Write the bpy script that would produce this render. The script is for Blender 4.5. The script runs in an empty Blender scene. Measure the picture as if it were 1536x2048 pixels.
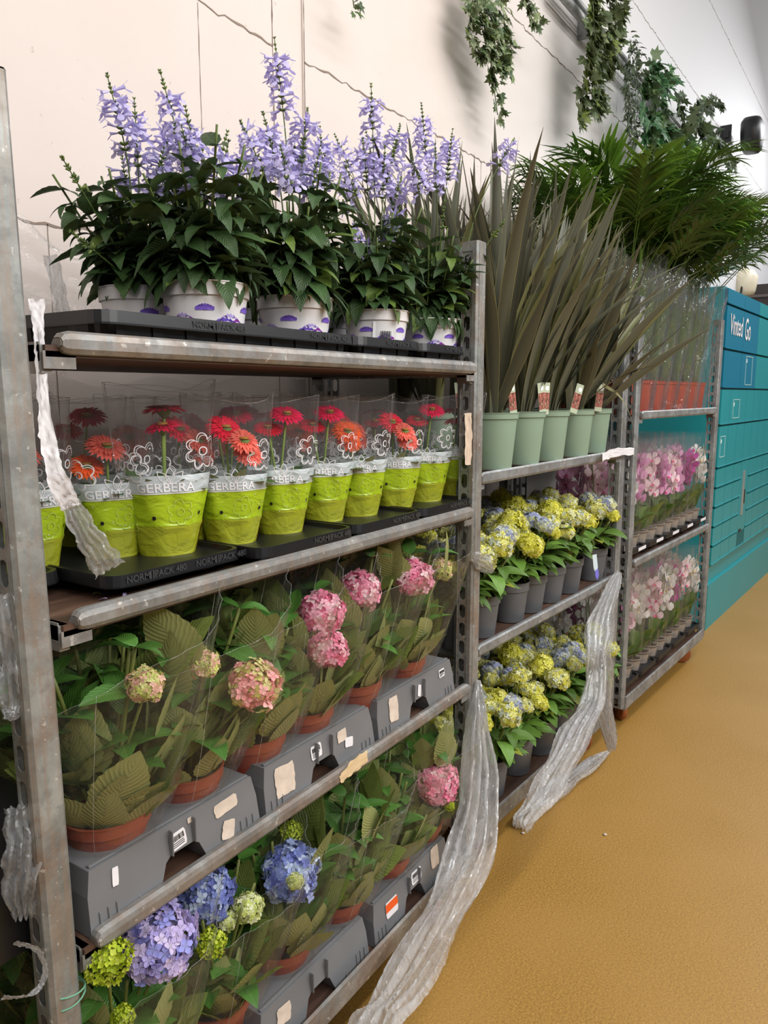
import bpy, math, random
import numpy as np
from mathutils import Vector, Matrix
PI = math.pi
sc = bpy.context.scene
COL = sc.collection
# ------------------------------------------------------------------ camera
FPX, PITCH, YAW = 1539.0, math.radians(8.72), math.radians(33.5)
CAM = np.array([0.0, -0.96, 1.52])
cF = np.array([math.cos(PITCH)*math.cos(YAW), math.cos(PITCH)*math.sin(YAW), -math.sin(PITCH)])
cR = np.array([math.sin(YAW), -math.cos(YAW), 0.0]); cU = np.cross(cR, cF)
cam = bpy.data.cameras.new('camera'); camo = bpy.data.objects.new('camera', cam); COL.objects.link(camo)
cam.sensor_fit = 'VERTICAL'; cam.sensor_height = 24; cam.sensor_width = 18; cam.lens = FPX/2048*24
cam.clip_start = 0.02
camo.matrix_world = Matrix(((cR[0], cU[0], -cF[0], CAM[0]), (cR[1], cU[1], -cF[1], CAM[1]), (cR[2], cU[2], -cF[2], CAM[2]), (0, 0, 0, 1)))
sc.camera = camo
sc.view_settings.view_transform = 'Standard'; sc.view_settings.look = 'None'
sc.view_settings.gamma = 1; sc.view_settings.use_curve_mapping = False
sc.view_settings.exposure = 0.0
sc.cycles.transparent_max_bounces = 40
sc.cycles.max_bounces = 8
# ------------------------------------------------------------------ light: bright hall, ceiling strips, plus added fill lamps
w = bpy.data.worlds.new('hall'); sc.world = w; w.use_nodes = True
nt = w.node_tree; nt.nodes.clear()
tc = nt.nodes.new('ShaderNodeTexCoord'); sx = nt.nodes.new('ShaderNodeSeparateXYZ'); rp = nt.nodes.new('ShaderNodeValToRGB')
bg = nt.nodes.new('ShaderNodeBackground'); wo = nt.nodes.new('ShaderNodeOutputWorld')
nt.links.new(tc.outputs['Generated'], sx.inputs[0]); nt.links.new(sx.outputs[2], rp.inputs[0])
nt.links.new(rp.outputs[0], bg.inputs[0]); nt.links.new(bg.outputs[0], wo.inputs[0])
rp.color_ramp.elements[0].position = 0.0; rp.color_ramp.elements[0].color = (.22, .215, .21, 1)
rp.color_ramp.elements[1].position = 0.75; rp.color_ramp.elements[1].color = (.95, .97, 1.0, 1)
bg.inputs[1].default_value = 0.36
def area(name, loc, tgt, sx_, sy_, en, col=(1, 1, 1)):
    l = bpy.data.lights.new(name, 'AREA'); l.shape = 'RECTANGLE'; l.size = sx_; l.size_y = sy_; l.energy = en; l.color = col
    o = bpy.data.objects.new(name, l); COL.objects.link(o); o.location = loc
    d = Vector(tgt)-Vector(loc); o.rotation_euler = d.to_track_quat('-Z', 'Y').to_euler(); return o
area('ceiling_or_fill_light', (2.2, -1.7, 4.6), (2.2, -.5, 0), 6.5, .35, 108, (1, .97, .94))
area('ceiling_or_fill_light', (3.5, -4.2, 4.6), (3.2, 0, .8), 8, .5, 150, (1, .98, .97))
area('ceiling_or_fill_light', (9.0, -1.6, 4.7), (8.0, 0, 1), 5, .5, 118, (.97, .98, 1))
area('ceiling_or_fill_light', (-1.5, -2.6, 3.6), (1.2, 0.3, 1.0), 2.0, .5, 34, (1, .96, .92))  # added front fill from behind the camera, brightens the plants
area('ceiling_or_fill_light', (13.5, -2.2, 5.2), (12.5, .7, 3.0), 4, .6, 95, (.97, .98, 1))  # added lamp that lifts the dim far end of the wall
area('ceiling_or_fill_light', (1.6, -3.6, 3.3), (1.5, 0, .8), 4.5, .4, 100, (1, .98, .96))  # added lower fill lamp, lights the shelf fronts
# ------------------------------------------------------------------ helpers
def at(u, v, Y):
    r = cF*FPX+cR*(u-768)-cU*(v-1024); t = (Y-CAM[1])/r[1]; return CAM+r*t
def atz(u, v, z):
    r = cF*FPX+cR*(u-768)-cU*(v-1024); t = (z-CAM[2])/r[2]; return CAM+r*t
def front(u, v, z, r):
    p = atz(u, v, z); d = p[:2]-CAM[:2]; d = d/np.linalg.norm(d); return (p[0]+d[0]*r, p[1]+d[1]*r, z)
def lin(c):
    if isinstance(c, str):
        c = c.lstrip('#'); c = [int(c[i:i+2], 16)/255 for i in (0, 2, 4)]
    return tuple(((x/12.92) if x <= .04045 else ((x+.055)/1.055)**2.4) for x in c)
def tag(o, label=None, cat=None, group=None, kind=None):
    if label: o['label'] = label
    if cat: o['category'] = cat
    if group: o['group'] = group
    if kind: o['kind'] = kind
    return o
def empty(name, loc=(0, 0, 0), rz=0.0, label=None, cat=None, group=None, sc_=1.0):
    o = bpy.data.objects.new(name, None); COL.objects.link(o); o.empty_display_size = .05
    o.location = tuple(float(a) for a in loc); o.rotation_euler = (0, 0, rz); o.scale = (sc_,)*3
    return tag(o, label, cat, group)
def copy_tree(o, parent=None):
    c = o.copy(); COL.objects.link(c)
    if parent is not None: c.parent = parent
    for ch in o.children: copy_tree(ch, c)
    return c
def place(o, loc, rz=0, label=None, group=None, s=1.0):
    o.location = tuple(float(a) for a in loc); o.rotation_euler = (0, 0, rz); o.scale = (s, s, s)
    if label: o['label'] = label
    if group: o['group'] = group
    return o
ORD = ['first', 'second', 'third', 'fourth', 'fifth', 'sixth', 'seventh', 'eighth', 'ninth', 'tenth', 'eleventh', 'twelfth', 'thirteenth', 'fourteenth']
class MB:
    def __init__(s): s.v = []; s.f = []; s.c = []; s.uv = []; s.m = []; s.n = 0
    def add(s, V, F, col=(1, 1, 1), uv=None, mi=0):
        V = np.asarray(V, float).reshape(-1, 3); k = len(V)
        c = np.asarray(col, float)
        if c.ndim == 1: c = np.tile(c[:3], (k, 1))
        s.v.append(V); s.c.append(c); s.uv.append(np.zeros((k, 2)) if uv is None else np.asarray(uv, float))
        n = s.n
        s.f += [[i+n for i in f] for f in F]; s.m += [mi]*len(F); s.n += k
    def inst(s, T, mats, locs, cols, mi=0):
        V, F, uv = T; k = len(V); N = len(locs)
        if N == 0: return
        A = np.einsum('nij,kj->nki', np.asarray(mats), V)+np.asarray(locs)[:, None, :]
        s.v.append(A.reshape(-1, 3))
        C = np.asarray(cols)
        if C.ndim == 2: C = np.repeat(C, k, axis=0)
        else: C = C.reshape(-1, 3)
        s.c.append(C); s.uv.append(np.tile(uv, (N, 1)))
        for i in range(N):
            o = s.n+i*k; s.f += [[a+o for a in f] for f in F]
        s.m += [mi]*(len(F)*N); s.n += k*N
    def squash(s, lim):
        for a in s.v: m = a[:, 1] > lim*.6; a[m, 1] = lim*.6+lim*.4*np.tanh((a[m, 1]-lim*.6)/(lim*.4))
    def build(s, name, mats, parent=None, smooth=True, loc=None, sharp=False):
        me = bpy.data.meshes.new(name)
        V = np.concatenate(s.v) if s.v else np.zeros((0, 3))
        me.from_pydata(V.tolist(), [], s.f)
        if not isinstance(mats, (list, tuple)): mats = [mats]
        for m in mats: me.materials.append(m)
        if len(mats) > 1: me.polygons.foreach_set('material_index', s.m)
        a = me.color_attributes.new('Col', 'FLOAT_COLOR', 'POINT')
        C = np.concatenate(s.c); C = np.concatenate([C, np.ones((len(C), 1))], 1)
        a.data.foreach_set('color', C.astype(np.float32).ravel())
        U = np.concatenate(s.uv); ul = me.uv_layers.new(name='UVMap')
        li = np.zeros(len(me.loops), dtype=np.int32); me.loops.foreach_get('vertex_index', li)
        ul.data.foreach_set('uv', U[li].astype(np.float32).ravel())
        me.polygons.foreach_set('use_smooth', [smooth]*len(me.polygons)); me.update()
        if sharp: me.set_sharp_from_angle(angle=.5)
        o = bpy.data.objects.new(name, me); COL.objects.link(o)
        if parent is not None: o.parent = parent
        if loc is not None: o.location = loc
        return o
    # shapes
    def box(s, x0, x1, y0, y1, z0, z1, col=(1, 1, 1), mi=0, R=None, t=None):
        V = np.array([(x, y, z) for z in (z0, z1) for y in (y0, y1) for x in (x0, x1)], float)
        if R is not None: V = V@np.asarray(R).T
        if t is not None: V = V+np.asarray(t)
        s.add(V, [(0, 2, 3, 1), (4, 5, 7, 6), (0, 1, 5, 4), (1, 3, 7, 5), (3, 2, 6, 7), (2, 0, 4, 6)], col, None, mi)
    def lathe(s, prof, n=28, c=(0, 0, 0), col=(1, 1, 1), mi=0, close=False):
        P = np.asarray(prof, float); k = len(P); a = np.arange(n)/n*2*PI
        V = np.stack([np.outer(P[:, 0], np.cos(a)), np.outer(P[:, 0], np.sin(a)), np.repeat(P[:, 1][:, None], n, 1)], -1).reshape(-1, 3)+np.asarray(c)
        uv = np.stack([np.tile(a/(2*PI), k), np.repeat(np.linspace(0, 1, k), n)], -1)
        F = [(i*n+j, i*n+(j+1) % n, (i+1)*n+(j+1) % n, (i+1)*n+j) for i in range(k-1) for j in range(n)]
        s.add(V, F, col, uv, mi)
    def disc(s, r, z, n=28, c=(0, 0), col=(1, 1, 1), mi=0):
        a = np.arange(n)/n*2*PI
        V = np.stack([r*np.cos(a)+c[0], r*np.sin(a)+c[1], np.full(n, z)], -1); s.add(V, [tuple(range(n))], col, None, mi)
    def tube(s, pts, r, n=5, col=(1, 1, 1), mi=0):
        P = np.asarray(pts, float); k = len(P); r = np.full(k, r) if np.isscalar(r) else np.asarray(r)
        T = np.gradient(P, axis=0); T /= np.linalg.norm(T, axis=1)[:, None]+1e-9
        ref = np.array([0.31, .22, .93]) if abs(T[0][2]) < .8 else np.array([1., .2, .1])
        A = np.cross(T, ref); A /= np.linalg.norm(A, axis=1)[:, None]+1e-9; B = np.cross(T, A)
        a = np.arange(n)/n*2*PI
        V = P[:, None]+r[:, None, None]*(np.cos(a)[None, :, None]*A[:, None]+np.sin(a)[None, :, None]*B[:, None])
        F = [(i*n+j, i*n+(j+1) % n, (i+1)*n+(j+1) % n, (i+1)*n+j) for i in range(k-1) for j in range(n)]
        F.append(tuple(range(n-1, -1, -1))); F.append(tuple((k-1)*n+j for j in range(n)))
        c = np.asarray(col, float)
        if c.ndim == 2: c = np.repeat(c, n, axis=0)
        s.add(V.reshape(-1, 3), F, c, None, mi)
def grid_faces(nu, nv, wrap=False):   # index = j*nu+i
    F = []
    for j in range(nv-1):
        for i in range(nu if wrap else nu-1):
            i2 = (i+1) % nu; F.append((j*nu+i, j*nu+i2, (j+1)*nu+i2, (j+1)*nu+i))
    return F
def frames(D, N):
    D = D/(np.linalg.norm(D, axis=1)[:, None]+1e-9)
    X = np.cross(D, N); X /= np.linalg.norm(X, axis=1)[:, None]+1e-9
    Z = np.cross(X, D); return np.stack([X, D, Z], -1)
def bez(p0, p1, p2, n=8):
    t = np.linspace(0, 1, n)[:, None]; return (1-t)**2*np.array(p0)+2*t*(1-t)*np.array(p1)+t*t*np.array(p2)
def smooth_path(P, n):
    P = np.asarray(P, float); k = len(P); out = []
    for q in np.linspace(0, k-1.0001, n):
        i = int(q); t = q-i; p0, p1, p2, p3 = P[max(i-1, 0)], P[i], P[min(i+1, k-1)], P[min(i+2, k-1)]
        out.append(.5*((2*p1)+(-p0+p2)*t+(2*p0-5*p1+4*p2-p3)*t*t+(-p0+3*p1-3*p2+p3)*t**3))
    return np.array(out)
def leaf_t(W=.6, bend=.8, fold=.25, nv=9, serr=0.0, shape='ovate', nu=5, quilt=0.0, twist=0.0):
    v = np.linspace(0, 1, nv)
    if shape == 'ovate': wv = v**.58*(1-v)**.95*1.98
    elif shape == 'heart': wv = v**.33*(1-v)**.95*1.65
    elif shape == 'strap': wv = np.minimum(1, v*6+.35)*np.minimum(1, ((1-v)*5))**.5
    elif shape == 'sword': wv = (.55+.45*np.minimum(1, v*2.2))*np.minimum(1, ((1-v)*2.4))**.85
    elif shape == 'needle': wv = v**.45*(1-v)**.8*1.6
    wv = np.maximum(wv, .02)
    if serr: wv = wv*(1+serr*np.where(np.arange(nv) % 2, 1, -1))
    ang = bend*v; dy = np.cos(ang); dz = -np.sin(ang)
    y = np.concatenate([[0], np.cumsum((dy[1:]+dy[:-1])/2)])/(nv-1); z = np.concatenate([[0], np.cumsum((dz[1:]+dz[:-1])/2)])/(nv-1)
    u = np.linspace(-1, 1, nu); V = []; uv = []
    for j in range(nv):
        n2 = np.array([0, math.sin(ang[j]), math.cos(ang[j])])
        for i in range(nu):
            x = u[i]*wv[j]*W/2; h = fold*abs(x)+quilt*(1 if (i % 2) else 0)*(1 if j % 2 else -.4)
            tw = twist*v[j]; p = np.array([x*math.cos(tw), y[j], z[j]])+n2*(h+x*math.sin(tw)); V.append(p); uv.append((i/(nu-1), v[j]))
    return np.array(V), grid_faces(nu, nv), np.array(uv)
def text_geo(body, size=1.0, bold=0.0, shear=0.0, sx_=1.0):
    cu = bpy.data.curves.new('t', 'FONT'); cu.body = body; cu.size = size; cu.offset = bold; cu.shear = shear; cu.align_x = 'CENTER'; cu.align_y = 'CENTER'; cu.resolution_u = 3
    o = bpy.data.objects.new('t', cu); COL.objects.link(o); dg = bpy.context.evaluated_depsgraph_get(); dg.update()
    me = o.evaluated_get(dg).to_mesh(); V = np.array([v.co[:] for v in me.vertices]).reshape(-1, 3); F = [tuple(p.vertices) for p in me.polygons]
    V[:, 0] *= sx_
    o.evaluated_get(dg).to_mesh_clear(); bpy.data.objects.remove(o); bpy.data.curves.remove(cu); return V, F
# ------------------------------------------------------------------ materials
def newmat(name):
    m = bpy.data.materials.new(name); m.use_nodes = True; nt = m.node_tree; nt.nodes.clear()
    o = nt.nodes.new('ShaderNodeOutputMaterial'); return m, nt, o
def N(nt, t, **k):
    n = nt.nodes.new(t)
    for a, b in k.items():
        if a.startswith('i_'): n.inputs[int(a[2:])].default_value = b
        else: setattr(n, a, b)
    return n
def math_(nt, op, a, b=None, c=None):
    n = nt.nodes.new('ShaderNodeMath'); n.operation = op
    for i, x in enumerate((a, b, c)):
        if x is None: continue
        if isinstance(x, (int, float)): n.inputs[i].default_value = x
        else: nt.links.new(x, n.inputs[i])
    return n.outputs[0]
def mixc(nt, f, a, b, mode='MIX'):
    n = nt.nodes.new('ShaderNodeMix'); n.data_type = 'RGBA'; n.blend_type = mode
    for i, x in ((0, f), (6, a), (7, b)):
        if isinstance(x, (int, float)): n.inputs[i].default_value = x
        elif isinstance(x, tuple): n.inputs[i].default_value = (*x[:3], 1)
        else: nt.links.new(x, n.inputs[i])
    return n.outputs[2]
def noise(nt, scale=5, detail=3, rough=.5, vec=None, dist=0):
    n = nt.nodes.new('ShaderNodeTexNoise'); n.inputs['Scale'].default_value = scale; n.inputs['Detail'].default_value = detail; n.inputs['Roughness'].default_value = rough; n.inputs['Distortion'].default_value = dist
    if vec is None:
        t = nt.nodes.new('ShaderNodeTexCoord'); vec = t.outputs['Object']
    nt.links.new(vec, n.inputs['Vector']); return n.outputs['Fac']
def ramp(nt, f, *st):
    r = nt.nodes.new('ShaderNodeValToRGB'); e = r.color_ramp.elements
    while len(e) < len(st): e.new(.5)
    for i, (p, c) in enumerate(st):
        e[i].position = p; e[i].color = (*(c if isinstance(c, tuple) else (c, c, c)), 1)
    nt.links.new(f, r.inputs[0]); return r.outputs[0]
def bump(nt, h, s=.3, d=.01):
    b = nt.nodes.new('ShaderNodeBump'); b.inputs['Strength'].default_value = s; b.inputs['Distance'].default_value = d
    nt.links.new(h, b.inputs['Height']); return b.outputs[0]
def pbsdf(nt, col, rough=.5, metal=0, nrm=None, spec=None, **kw):
    p = nt.nodes.new('ShaderNodeBsdfPrincipled')
    if isinstance(col, tuple): p.inputs['Base Color'].default_value = (*col, 1)
    else: nt.links.new(col, p.inputs['Base Color'])
    if isinstance(rough, (int, float)): p.inputs['Roughness'].default_value = rough
    else: nt.links.new(rough, p.inputs['Roughness'])
    p.inputs['Metallic'].default_value = metal
    if nrm is not None: nt.links.new(nrm, p.inputs['Normal'])
    if spec is not None: p.inputs['Specular IOR Level'].default_value = spec
    for k, v in kw.items(): p.inputs[k].default_value = v
    return p.outputs[0]
def simple(name, col, rough=.5, metal=0, var=0.12, scale=20, bmp=0, spec=None):
    m, nt, o = newmat(name); c = lin(col)
    f = noise(nt, scale, 4); cc = mixc(nt, f, tuple(x*(1-var) for x in c), tuple(min(1, x*(1+var)) for x in c))
    nr = bump(nt, noise(nt, scale*4, 3), bmp, .002) if bmp else None
    nt.links.new(pbsdf(nt, cc, rough, metal, nr, spec), o.inputs[0]); return m
def vcol(nt):
    a = nt.nodes.new('ShaderNodeAttribute'); a.attribute_name = 'Col'; return a.outputs['Color']
def colmat(name, rough=.5, trans=0.0, spec=.5, metal=0, bmp=0):
    m, nt, o = newmat(name); c = vcol(nt); nr = bump(nt, noise(nt, 60, 3), bmp, .003) if bmp else None
    s = pbsdf(nt, c, rough, metal, nr, spec)
    if trans:
        t = N(nt, 'ShaderNodeBsdfTranslucent'); nt.links.new(c, t.inputs[0]); mx = N(nt, 'ShaderNodeMixShader', i_0=trans)
        nt.links.new(s, mx.inputs[1]); nt.links.new(t.outputs[0], mx.inputs[2]); s = mx.outputs[0]
    nt.links.new(s, o.inputs[0]); return m
def leafmat(name, rough=.45, nv=9.0, slope=4.5, vein=(.30, .42, .10), vs=.35, back=(.33, .38, .16), bs=.55, trans=.12, mottled=.25, bmp=.4):
    m, nt, o = newmat(name); c = vcol(nt)
    uv = N(nt, 'ShaderNodeUVMap'); s = N(nt, 'ShaderNodeSeparateXYZ'); nt.links.new(uv.outputs[0], s.inputs[0])
    u = math_(nt, 'ABSOLUTE', math_(nt, 'MULTIPLY_ADD', s.outputs[0], 2, -1)); v = s.outputs[1]
    t = math_(nt, 'FRACT', math_(nt, 'SUBTRACT', math_(nt, 'MULTIPLY', v, nv), math_(nt, 'MULTIPLY', u, slope/2)))
    ve = math_(nt, 'MULTIPLY', math_(nt, 'ABSOLUTE', math_(nt, 'SUBTRACT', t, .5)), 2)       # 1 on veins
    lat = math_(nt, 'POWER', ve, 14); mid = math_(nt, 'LESS_THAN', u, .06)
    vf = math_(nt, 'MINIMUM', 1, math_(nt, 'ADD', lat, mid))
    ns = noise(nt, 45, 3)
    c1 = mixc(nt, math_(nt, 'MULTIPLY', ns, mottled*2), c, mixc(nt, 1.0, c, (.45, .5, .4), 'MULTIPLY'))
    c2 = mixc(nt, math_(nt, 'MULTIPLY', vf, vs), c1, vein)
    g = N(nt, 'ShaderNodeNewGeometry')
    cb = mixc(nt, math_(nt, 'MULTIPLY', vf, .38), mixc(nt, bs, c1, back), tuple(x*.72 for x in back))
    cc = mixc(nt, g.outputs['Backfacing'], c2, cb)
    hb = math_(nt, 'SUBTRACT', math_(nt, 'MULTIPLY', math_(nt, 'SINE', math_(nt, 'MULTIPLY', ve, 3.14)), .6), vf)
    nr = bump(nt, hb, bmp, .004)
    sh = pbsdf(nt, cc, rough, 0, nr, .42)
    tl = N(nt, 'ShaderNodeBsdfTranslucent'); nt.links.new(cc, tl.inputs[0]); mx = N(nt, 'ShaderNodeMixShader', i_0=trans)
    nt.links.new(sh, mx.inputs[1]); nt.links.new(tl.outputs[0], mx.inputs[2]); nt.links.new(mx.outputs[0], o.inputs[0]); return m
def filmmat(name, haze=.05, gl=.5, base=.05, rough=.12, bs=.6, scale=(25, 25, 25), dist=0.004, tint=(1, 1, 1), detail=4):
    m, nt, o = newmat(name)
    t = N(nt, 'ShaderNodeTexCoord'); mp = N(nt, 'ShaderNodeMapping'); mp.inputs['Scale'].default_value = scale; nt.links.new(t.outputs['Object'], mp.inputs[0])
    n1 = noise(nt, 1.0, detail, .6, mp.outputs[0], 1.0); nr = bump(nt, n1, bs, dist)
    tr = N(nt, 'ShaderNodeBsdfTransparent'); tr.inputs[0].default_value = (*tint, 1)
    g = N(nt, 'ShaderNodeBsdfGlossy'); g.inputs['Roughness'].default_value = rough; nt.links.new(nr, g.inputs['Normal'])
    lw = N(nt, 'ShaderNodeLayerWeight'); lw.inputs[0].default_value = .35; nt.links.new(nr, lw.inputs['Normal'])
    f = math_(nt, 'ADD', math_(nt, 'MULTIPLY', math_(nt, 'POWER', lw.outputs['Facing'], 2.2), gl), base)
    mx = N(nt, 'ShaderNodeMixShader'); nt.links.new(f, mx.inputs[0]); nt.links.new(tr.outputs[0], mx.inputs[1]); nt.links.new(g.outputs[0], mx.inputs[2])
    d = N(nt, 'ShaderNodeBsdfDiffuse'); d.inputs[0].default_value = (.9, .92, .94, 1); tl = N(nt, 'ShaderNodeBsdfTranslucent'); tl.inputs[0].default_value = (.9, .92, .94, 1)
    ad = N(nt, 'ShaderNodeMixShader', i_0=.5); nt.links.new(d.outputs[0], ad.inputs[1]); nt.links.new(tl.outputs[0], ad.inputs[2])
    m2 = N(nt, 'ShaderNodeMixShader'); hz = math_(nt, 'MULTIPLY', n1, haze*2); nt.links.new(hz, m2.inputs[0]); nt.links.new(mx.outputs[0], m2.inputs[1]); nt.links.new(ad.outputs[0], m2.inputs[2])
    nt.links.new(m2.outputs[0], o.inputs[0]); return m
M = {}
M['leaf_salvia'] = leafmat('salvia_leaf', .42, 8, 3, (.11, .19, .05), .30, (.09, .14, .06), .5, .12)
M['leaf_hyd'] = leafmat('hydrangea_leaf', .40, 7, 4, (.17, .27, .07), .30, (.35, .36, .15), .75, .2, bmp=.32)
M['leaf_palm'] = leafmat('palm_leaf', .30, 2, 0, (.12, .22, .03), .15, (.09, .16, .03), .4, .18, bmp=.1)
M['leaf_ivy'] = leafmat('ivy_leaf', .42, 5, 3, (.45, .52, .30), .3, (.25, .3, .16), .5, .1)
M['leaf_orchid'] = leafmat('orchid_leaf', .4, 1, 0, (.3, .4, .12), .2, (.25, .33, .1), .5, .15, bmp=.1)
M['petal'] = colmat('petal', .55, .28, .3)
M['stem'] = colmat('stem', .5, .05, .4)
M['paint'] = colmat('printed', .45, 0, .4)
def phormat():
    m, nt, o = newmat('sword_leaf'); c = vcol(nt); uv = N(nt, 'ShaderNodeUVMap'); s = N(nt, 'ShaderNodeSeparateXYZ'); nt.links.new(uv.outputs[0], s.inputs[0])
    st = math_(nt, 'SINE', math_(nt, 'MULTIPLY', s.outputs[0], 60)); e = math_(nt, 'ABSOLUTE', math_(nt, 'MULTIPLY_ADD', s.outputs[0], 2, -1))
    c1 = mixc(nt, math_(nt, 'MULTIPLY_ADD', st, .12, .14), c, (.20, .19, .11)); c2 = mixc(nt, math_(nt, 'MULTIPLY', math_(nt, 'GREATER_THAN', e, .9), .5), c1, (.32, .28, .10))
    nt.links.new(pbsdf(nt, c2, .42, 0, bump(nt, st, .12, .002), .45), o.inputs[0]); return m
M['sword'] = phormat()
def galv(name, tint=(.50, .52, .52), rust=.35, metal=.55):
    m, nt, o = newmat(name)
    a = noise(nt, 9, 6, .65); b = noise(nt, 38, 4, .6); c = noise(nt, 4, 8, .75)
    base = mixc(nt, ramp(nt, a, (.35, 0.0), (.65, 1.0)), tuple(x*.62 for x in tint), tuple(min(1, x*1.25) for x in tint))
    base = mixc(nt, math_(nt, 'MULTIPLY', ramp(nt, b, (.5, 0.0), (.62, 1.0)), .45), base, tuple(x*.5 for x in tint))
    base = mixc(nt, math_(nt, 'MULTIPLY', ramp(nt, c, (.50, 0.0), (.60, 1.0)), rust), base, (.23, .13, .075))
    tcx = N(nt, 'ShaderNodeTexCoord'); mpx = N(nt, 'ShaderNodeMapping'); mpx.inputs['Scale'].default_value = (60, 60, 3.5); nt.links.new(tcx.outputs['Object'], mpx.inputs[0])
    base = mixc(nt, math_(nt, 'MULTIPLY', ramp(nt, noise(nt, 1, 5, .7, mpx.outputs[0]), (.48, 0.0), (.60, 1.0)), rust*.9), base, (.30, .22, .16))
    base = mixc(nt, math_(nt, 'MULTIPLY', ramp(nt, noise(nt, 70, 3), (.66, 0.0), (.70, 1.0)), .5), base, (.72, .70, .66))
    nt.links.new(pbsdf(nt, base, ramp(nt, b, (.2, .42), (.8, .62)), metal, bump(nt, b, .15, .001)), o.inputs[0]); return m
M['galv'] = galv('galvanised_steel', (.31, .325, .315), .55, .45)
M['galv2'] = galv('shelf_edge_steel', (.29, .29, .28), .35, .5)
M['galv3'] = galv('clean_galvanised_steel', (.32, .335, .34), .15, .5)
def board():
    m, nt, o = newmat('plywood_board'); t = N(nt, 'ShaderNodeTexCoord'); mp = N(nt, 'ShaderNodeMapping'); mp.inputs['Scale'].default_value = (2, 14, 14); nt.links.new(t.outputs['Object'], mp.inputs[0])
    a = noise(nt, 2, 6, .6, mp.outputs[0]); c = ramp(nt, a, (.3, (.035, .018, .012)), (.55, (.09, .045, .028)), (.75, (.17, .10, .07)))
    nt.links.new(pbsdf(nt, c, .6, 0, bump(nt, a, .2, .002)), o.inputs[0]); return m
M['board'] = board()
M['greycrate'] = simple('grey_crate_plastic', (.43, .435, .445), .42, 0, .18, 9, .05)
M['blacktray'] = simple('black_tray_plastic', (.085, .088, .097), .36, 0, .2, 20, .05)
M['terracotta'] = simple('terracotta_plastic', (.53, .25, .185), .5, 0, .2, 14)
M['redpot'] = simple('orange_red_plastic', (.64, .27, .18), .45, 0, .12, 10)
M['greenpot'] = simple('sage_green_plastic', (.535, .62, .535), .5, 0, .06, 8)
M['greypot'] = simple('dark_grey_plastic', (.37, .375, .385), .5, 0, .12, 12)
M['whitepot'] = simple('white_plastic', (.90, .89, .89), .4, 0, .05, 30)
M['clearpot'] = simple('cloudy_clear_plastic', (.58, .54, .50), .3, 0, .25, 60)
M['soil'] = simple('soil', (.19, .125, .09), .9, 0, .6, 90, .9)
M['paper'] = simple('white_paper', (.88, .87, .88), .6, 0, .05, 30, .2)
M['torn'] = simple('torn_sticker', (.80, .74, .68), .7, 0, .35, 35, .3)
M['beige'] = simple('beige_wrapped_post', (.66, .60, .52), .35, 0, .12, 14, .2)
M['black'] = simple('black_plastic', (.10, .10, .105), .4, 0, .15, 30)
M['brass'] = simple('yellow_metal', (.62, .46, .22), .35, .6, .2, 30)
M['wheel'] = simple('orange_wheel_rubber', (.60, .34, .18), .5, 0, .2, 20)
M['green_string'] = simple('green_string', (.42, .62, .52), .8, 0, .1, 60)
M['teal'] = simple('teal_lacquer', (.14, .57, .60), .38, 0, .05, 3)
M['teal_dark'] = simple('blue_teal_lacquer', (.05, .46, .58), .38, 0, .05, 3)
M['cream'] = simple('cream_plastic', (.86, .82, .72), .4)
M['sleeve'] = filmmat('clear_sleeve', .03, .48, .035, .08, .8, (12, 12, 5), .012)
M['sleeve_hyd'] = filmmat('clear_plant_sleeve', .022, .42, .03, .09, 1.0, (9, 9, 5), .03, (.985, .985, .965))
M['stretch'] = filmmat('stretch_film', .30, 1.4, .22, .045, 1.0, (40, 40, 12), .03, detail=6)
M['sleeve_palm'] = filmmat('tall_clear_sleeve', .05, .9, .08, .07, 1.0, (9, 9, 3), .05)
M['edge'] = filmmat('film_edge', .22, .8, .18, .1, .3)
M['thinfilm'] = filmmat('thin_stretch_film', .07, .5, .05, .12, 1.0, (9, 9, 22), .012, detail=5)
M['frost'] = filmmat('frosted_wrap', .30, .5, .10, .2, .8, (30, 30, 14), .006)
def gerbsleeve():
    m, nt, o = newmat('printed_green_sleeve'); uv = N(nt, 'ShaderNodeUVMap'); s = N(nt, 'ShaderNodeSeparateXYZ'); nt.links.new(uv.outputs[0], s.inputs[0])
    t = N(nt, 'ShaderNodeTexCoord'); mp = N(nt, 'ShaderNodeMapping'); mp.inputs['Scale'].default_value = (17, 17, 26); nt.links.new(t.outputs['Object'], mp.inputs[0])
    n1 = noise(nt, 1.0, 3, .5, mp.outputs[0], .9); nr = bump(nt, n1, .9, .010)
    yel = mixc(nt, math_(nt, 'LESS_THAN', s.outputs[1], .20), lin((.64, .74, .13)), lin((.62, .64, .16)))
    g = pbsdf(nt, yel, .28, 0, nr, .6)
    band = pbsdf(nt, (.62, .68, .70), .3, 0, nr, .5); tr = N(nt, 'ShaderNodeBsdfTransparent'); b2 = N(nt, 'ShaderNodeMixShader', i_0=.72)
    nt.links.new(tr.outputs[0], b2.inputs[1]); nt.links.new(band, b2.inputs[2])
    mx = N(nt, 'ShaderNodeMixShader'); nt.links.new(math_(nt, 'GREATER_THAN', s.outputs[1], .40), mx.inputs[0]); nt.links.new(g, mx.inputs[1]); nt.links.new(b2.outputs[0], mx.inputs[2])
    nt.links.new(mx.outputs[0], o.inputs[0]); return m
M['gsleeve'] = gerbsleeve()
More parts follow.
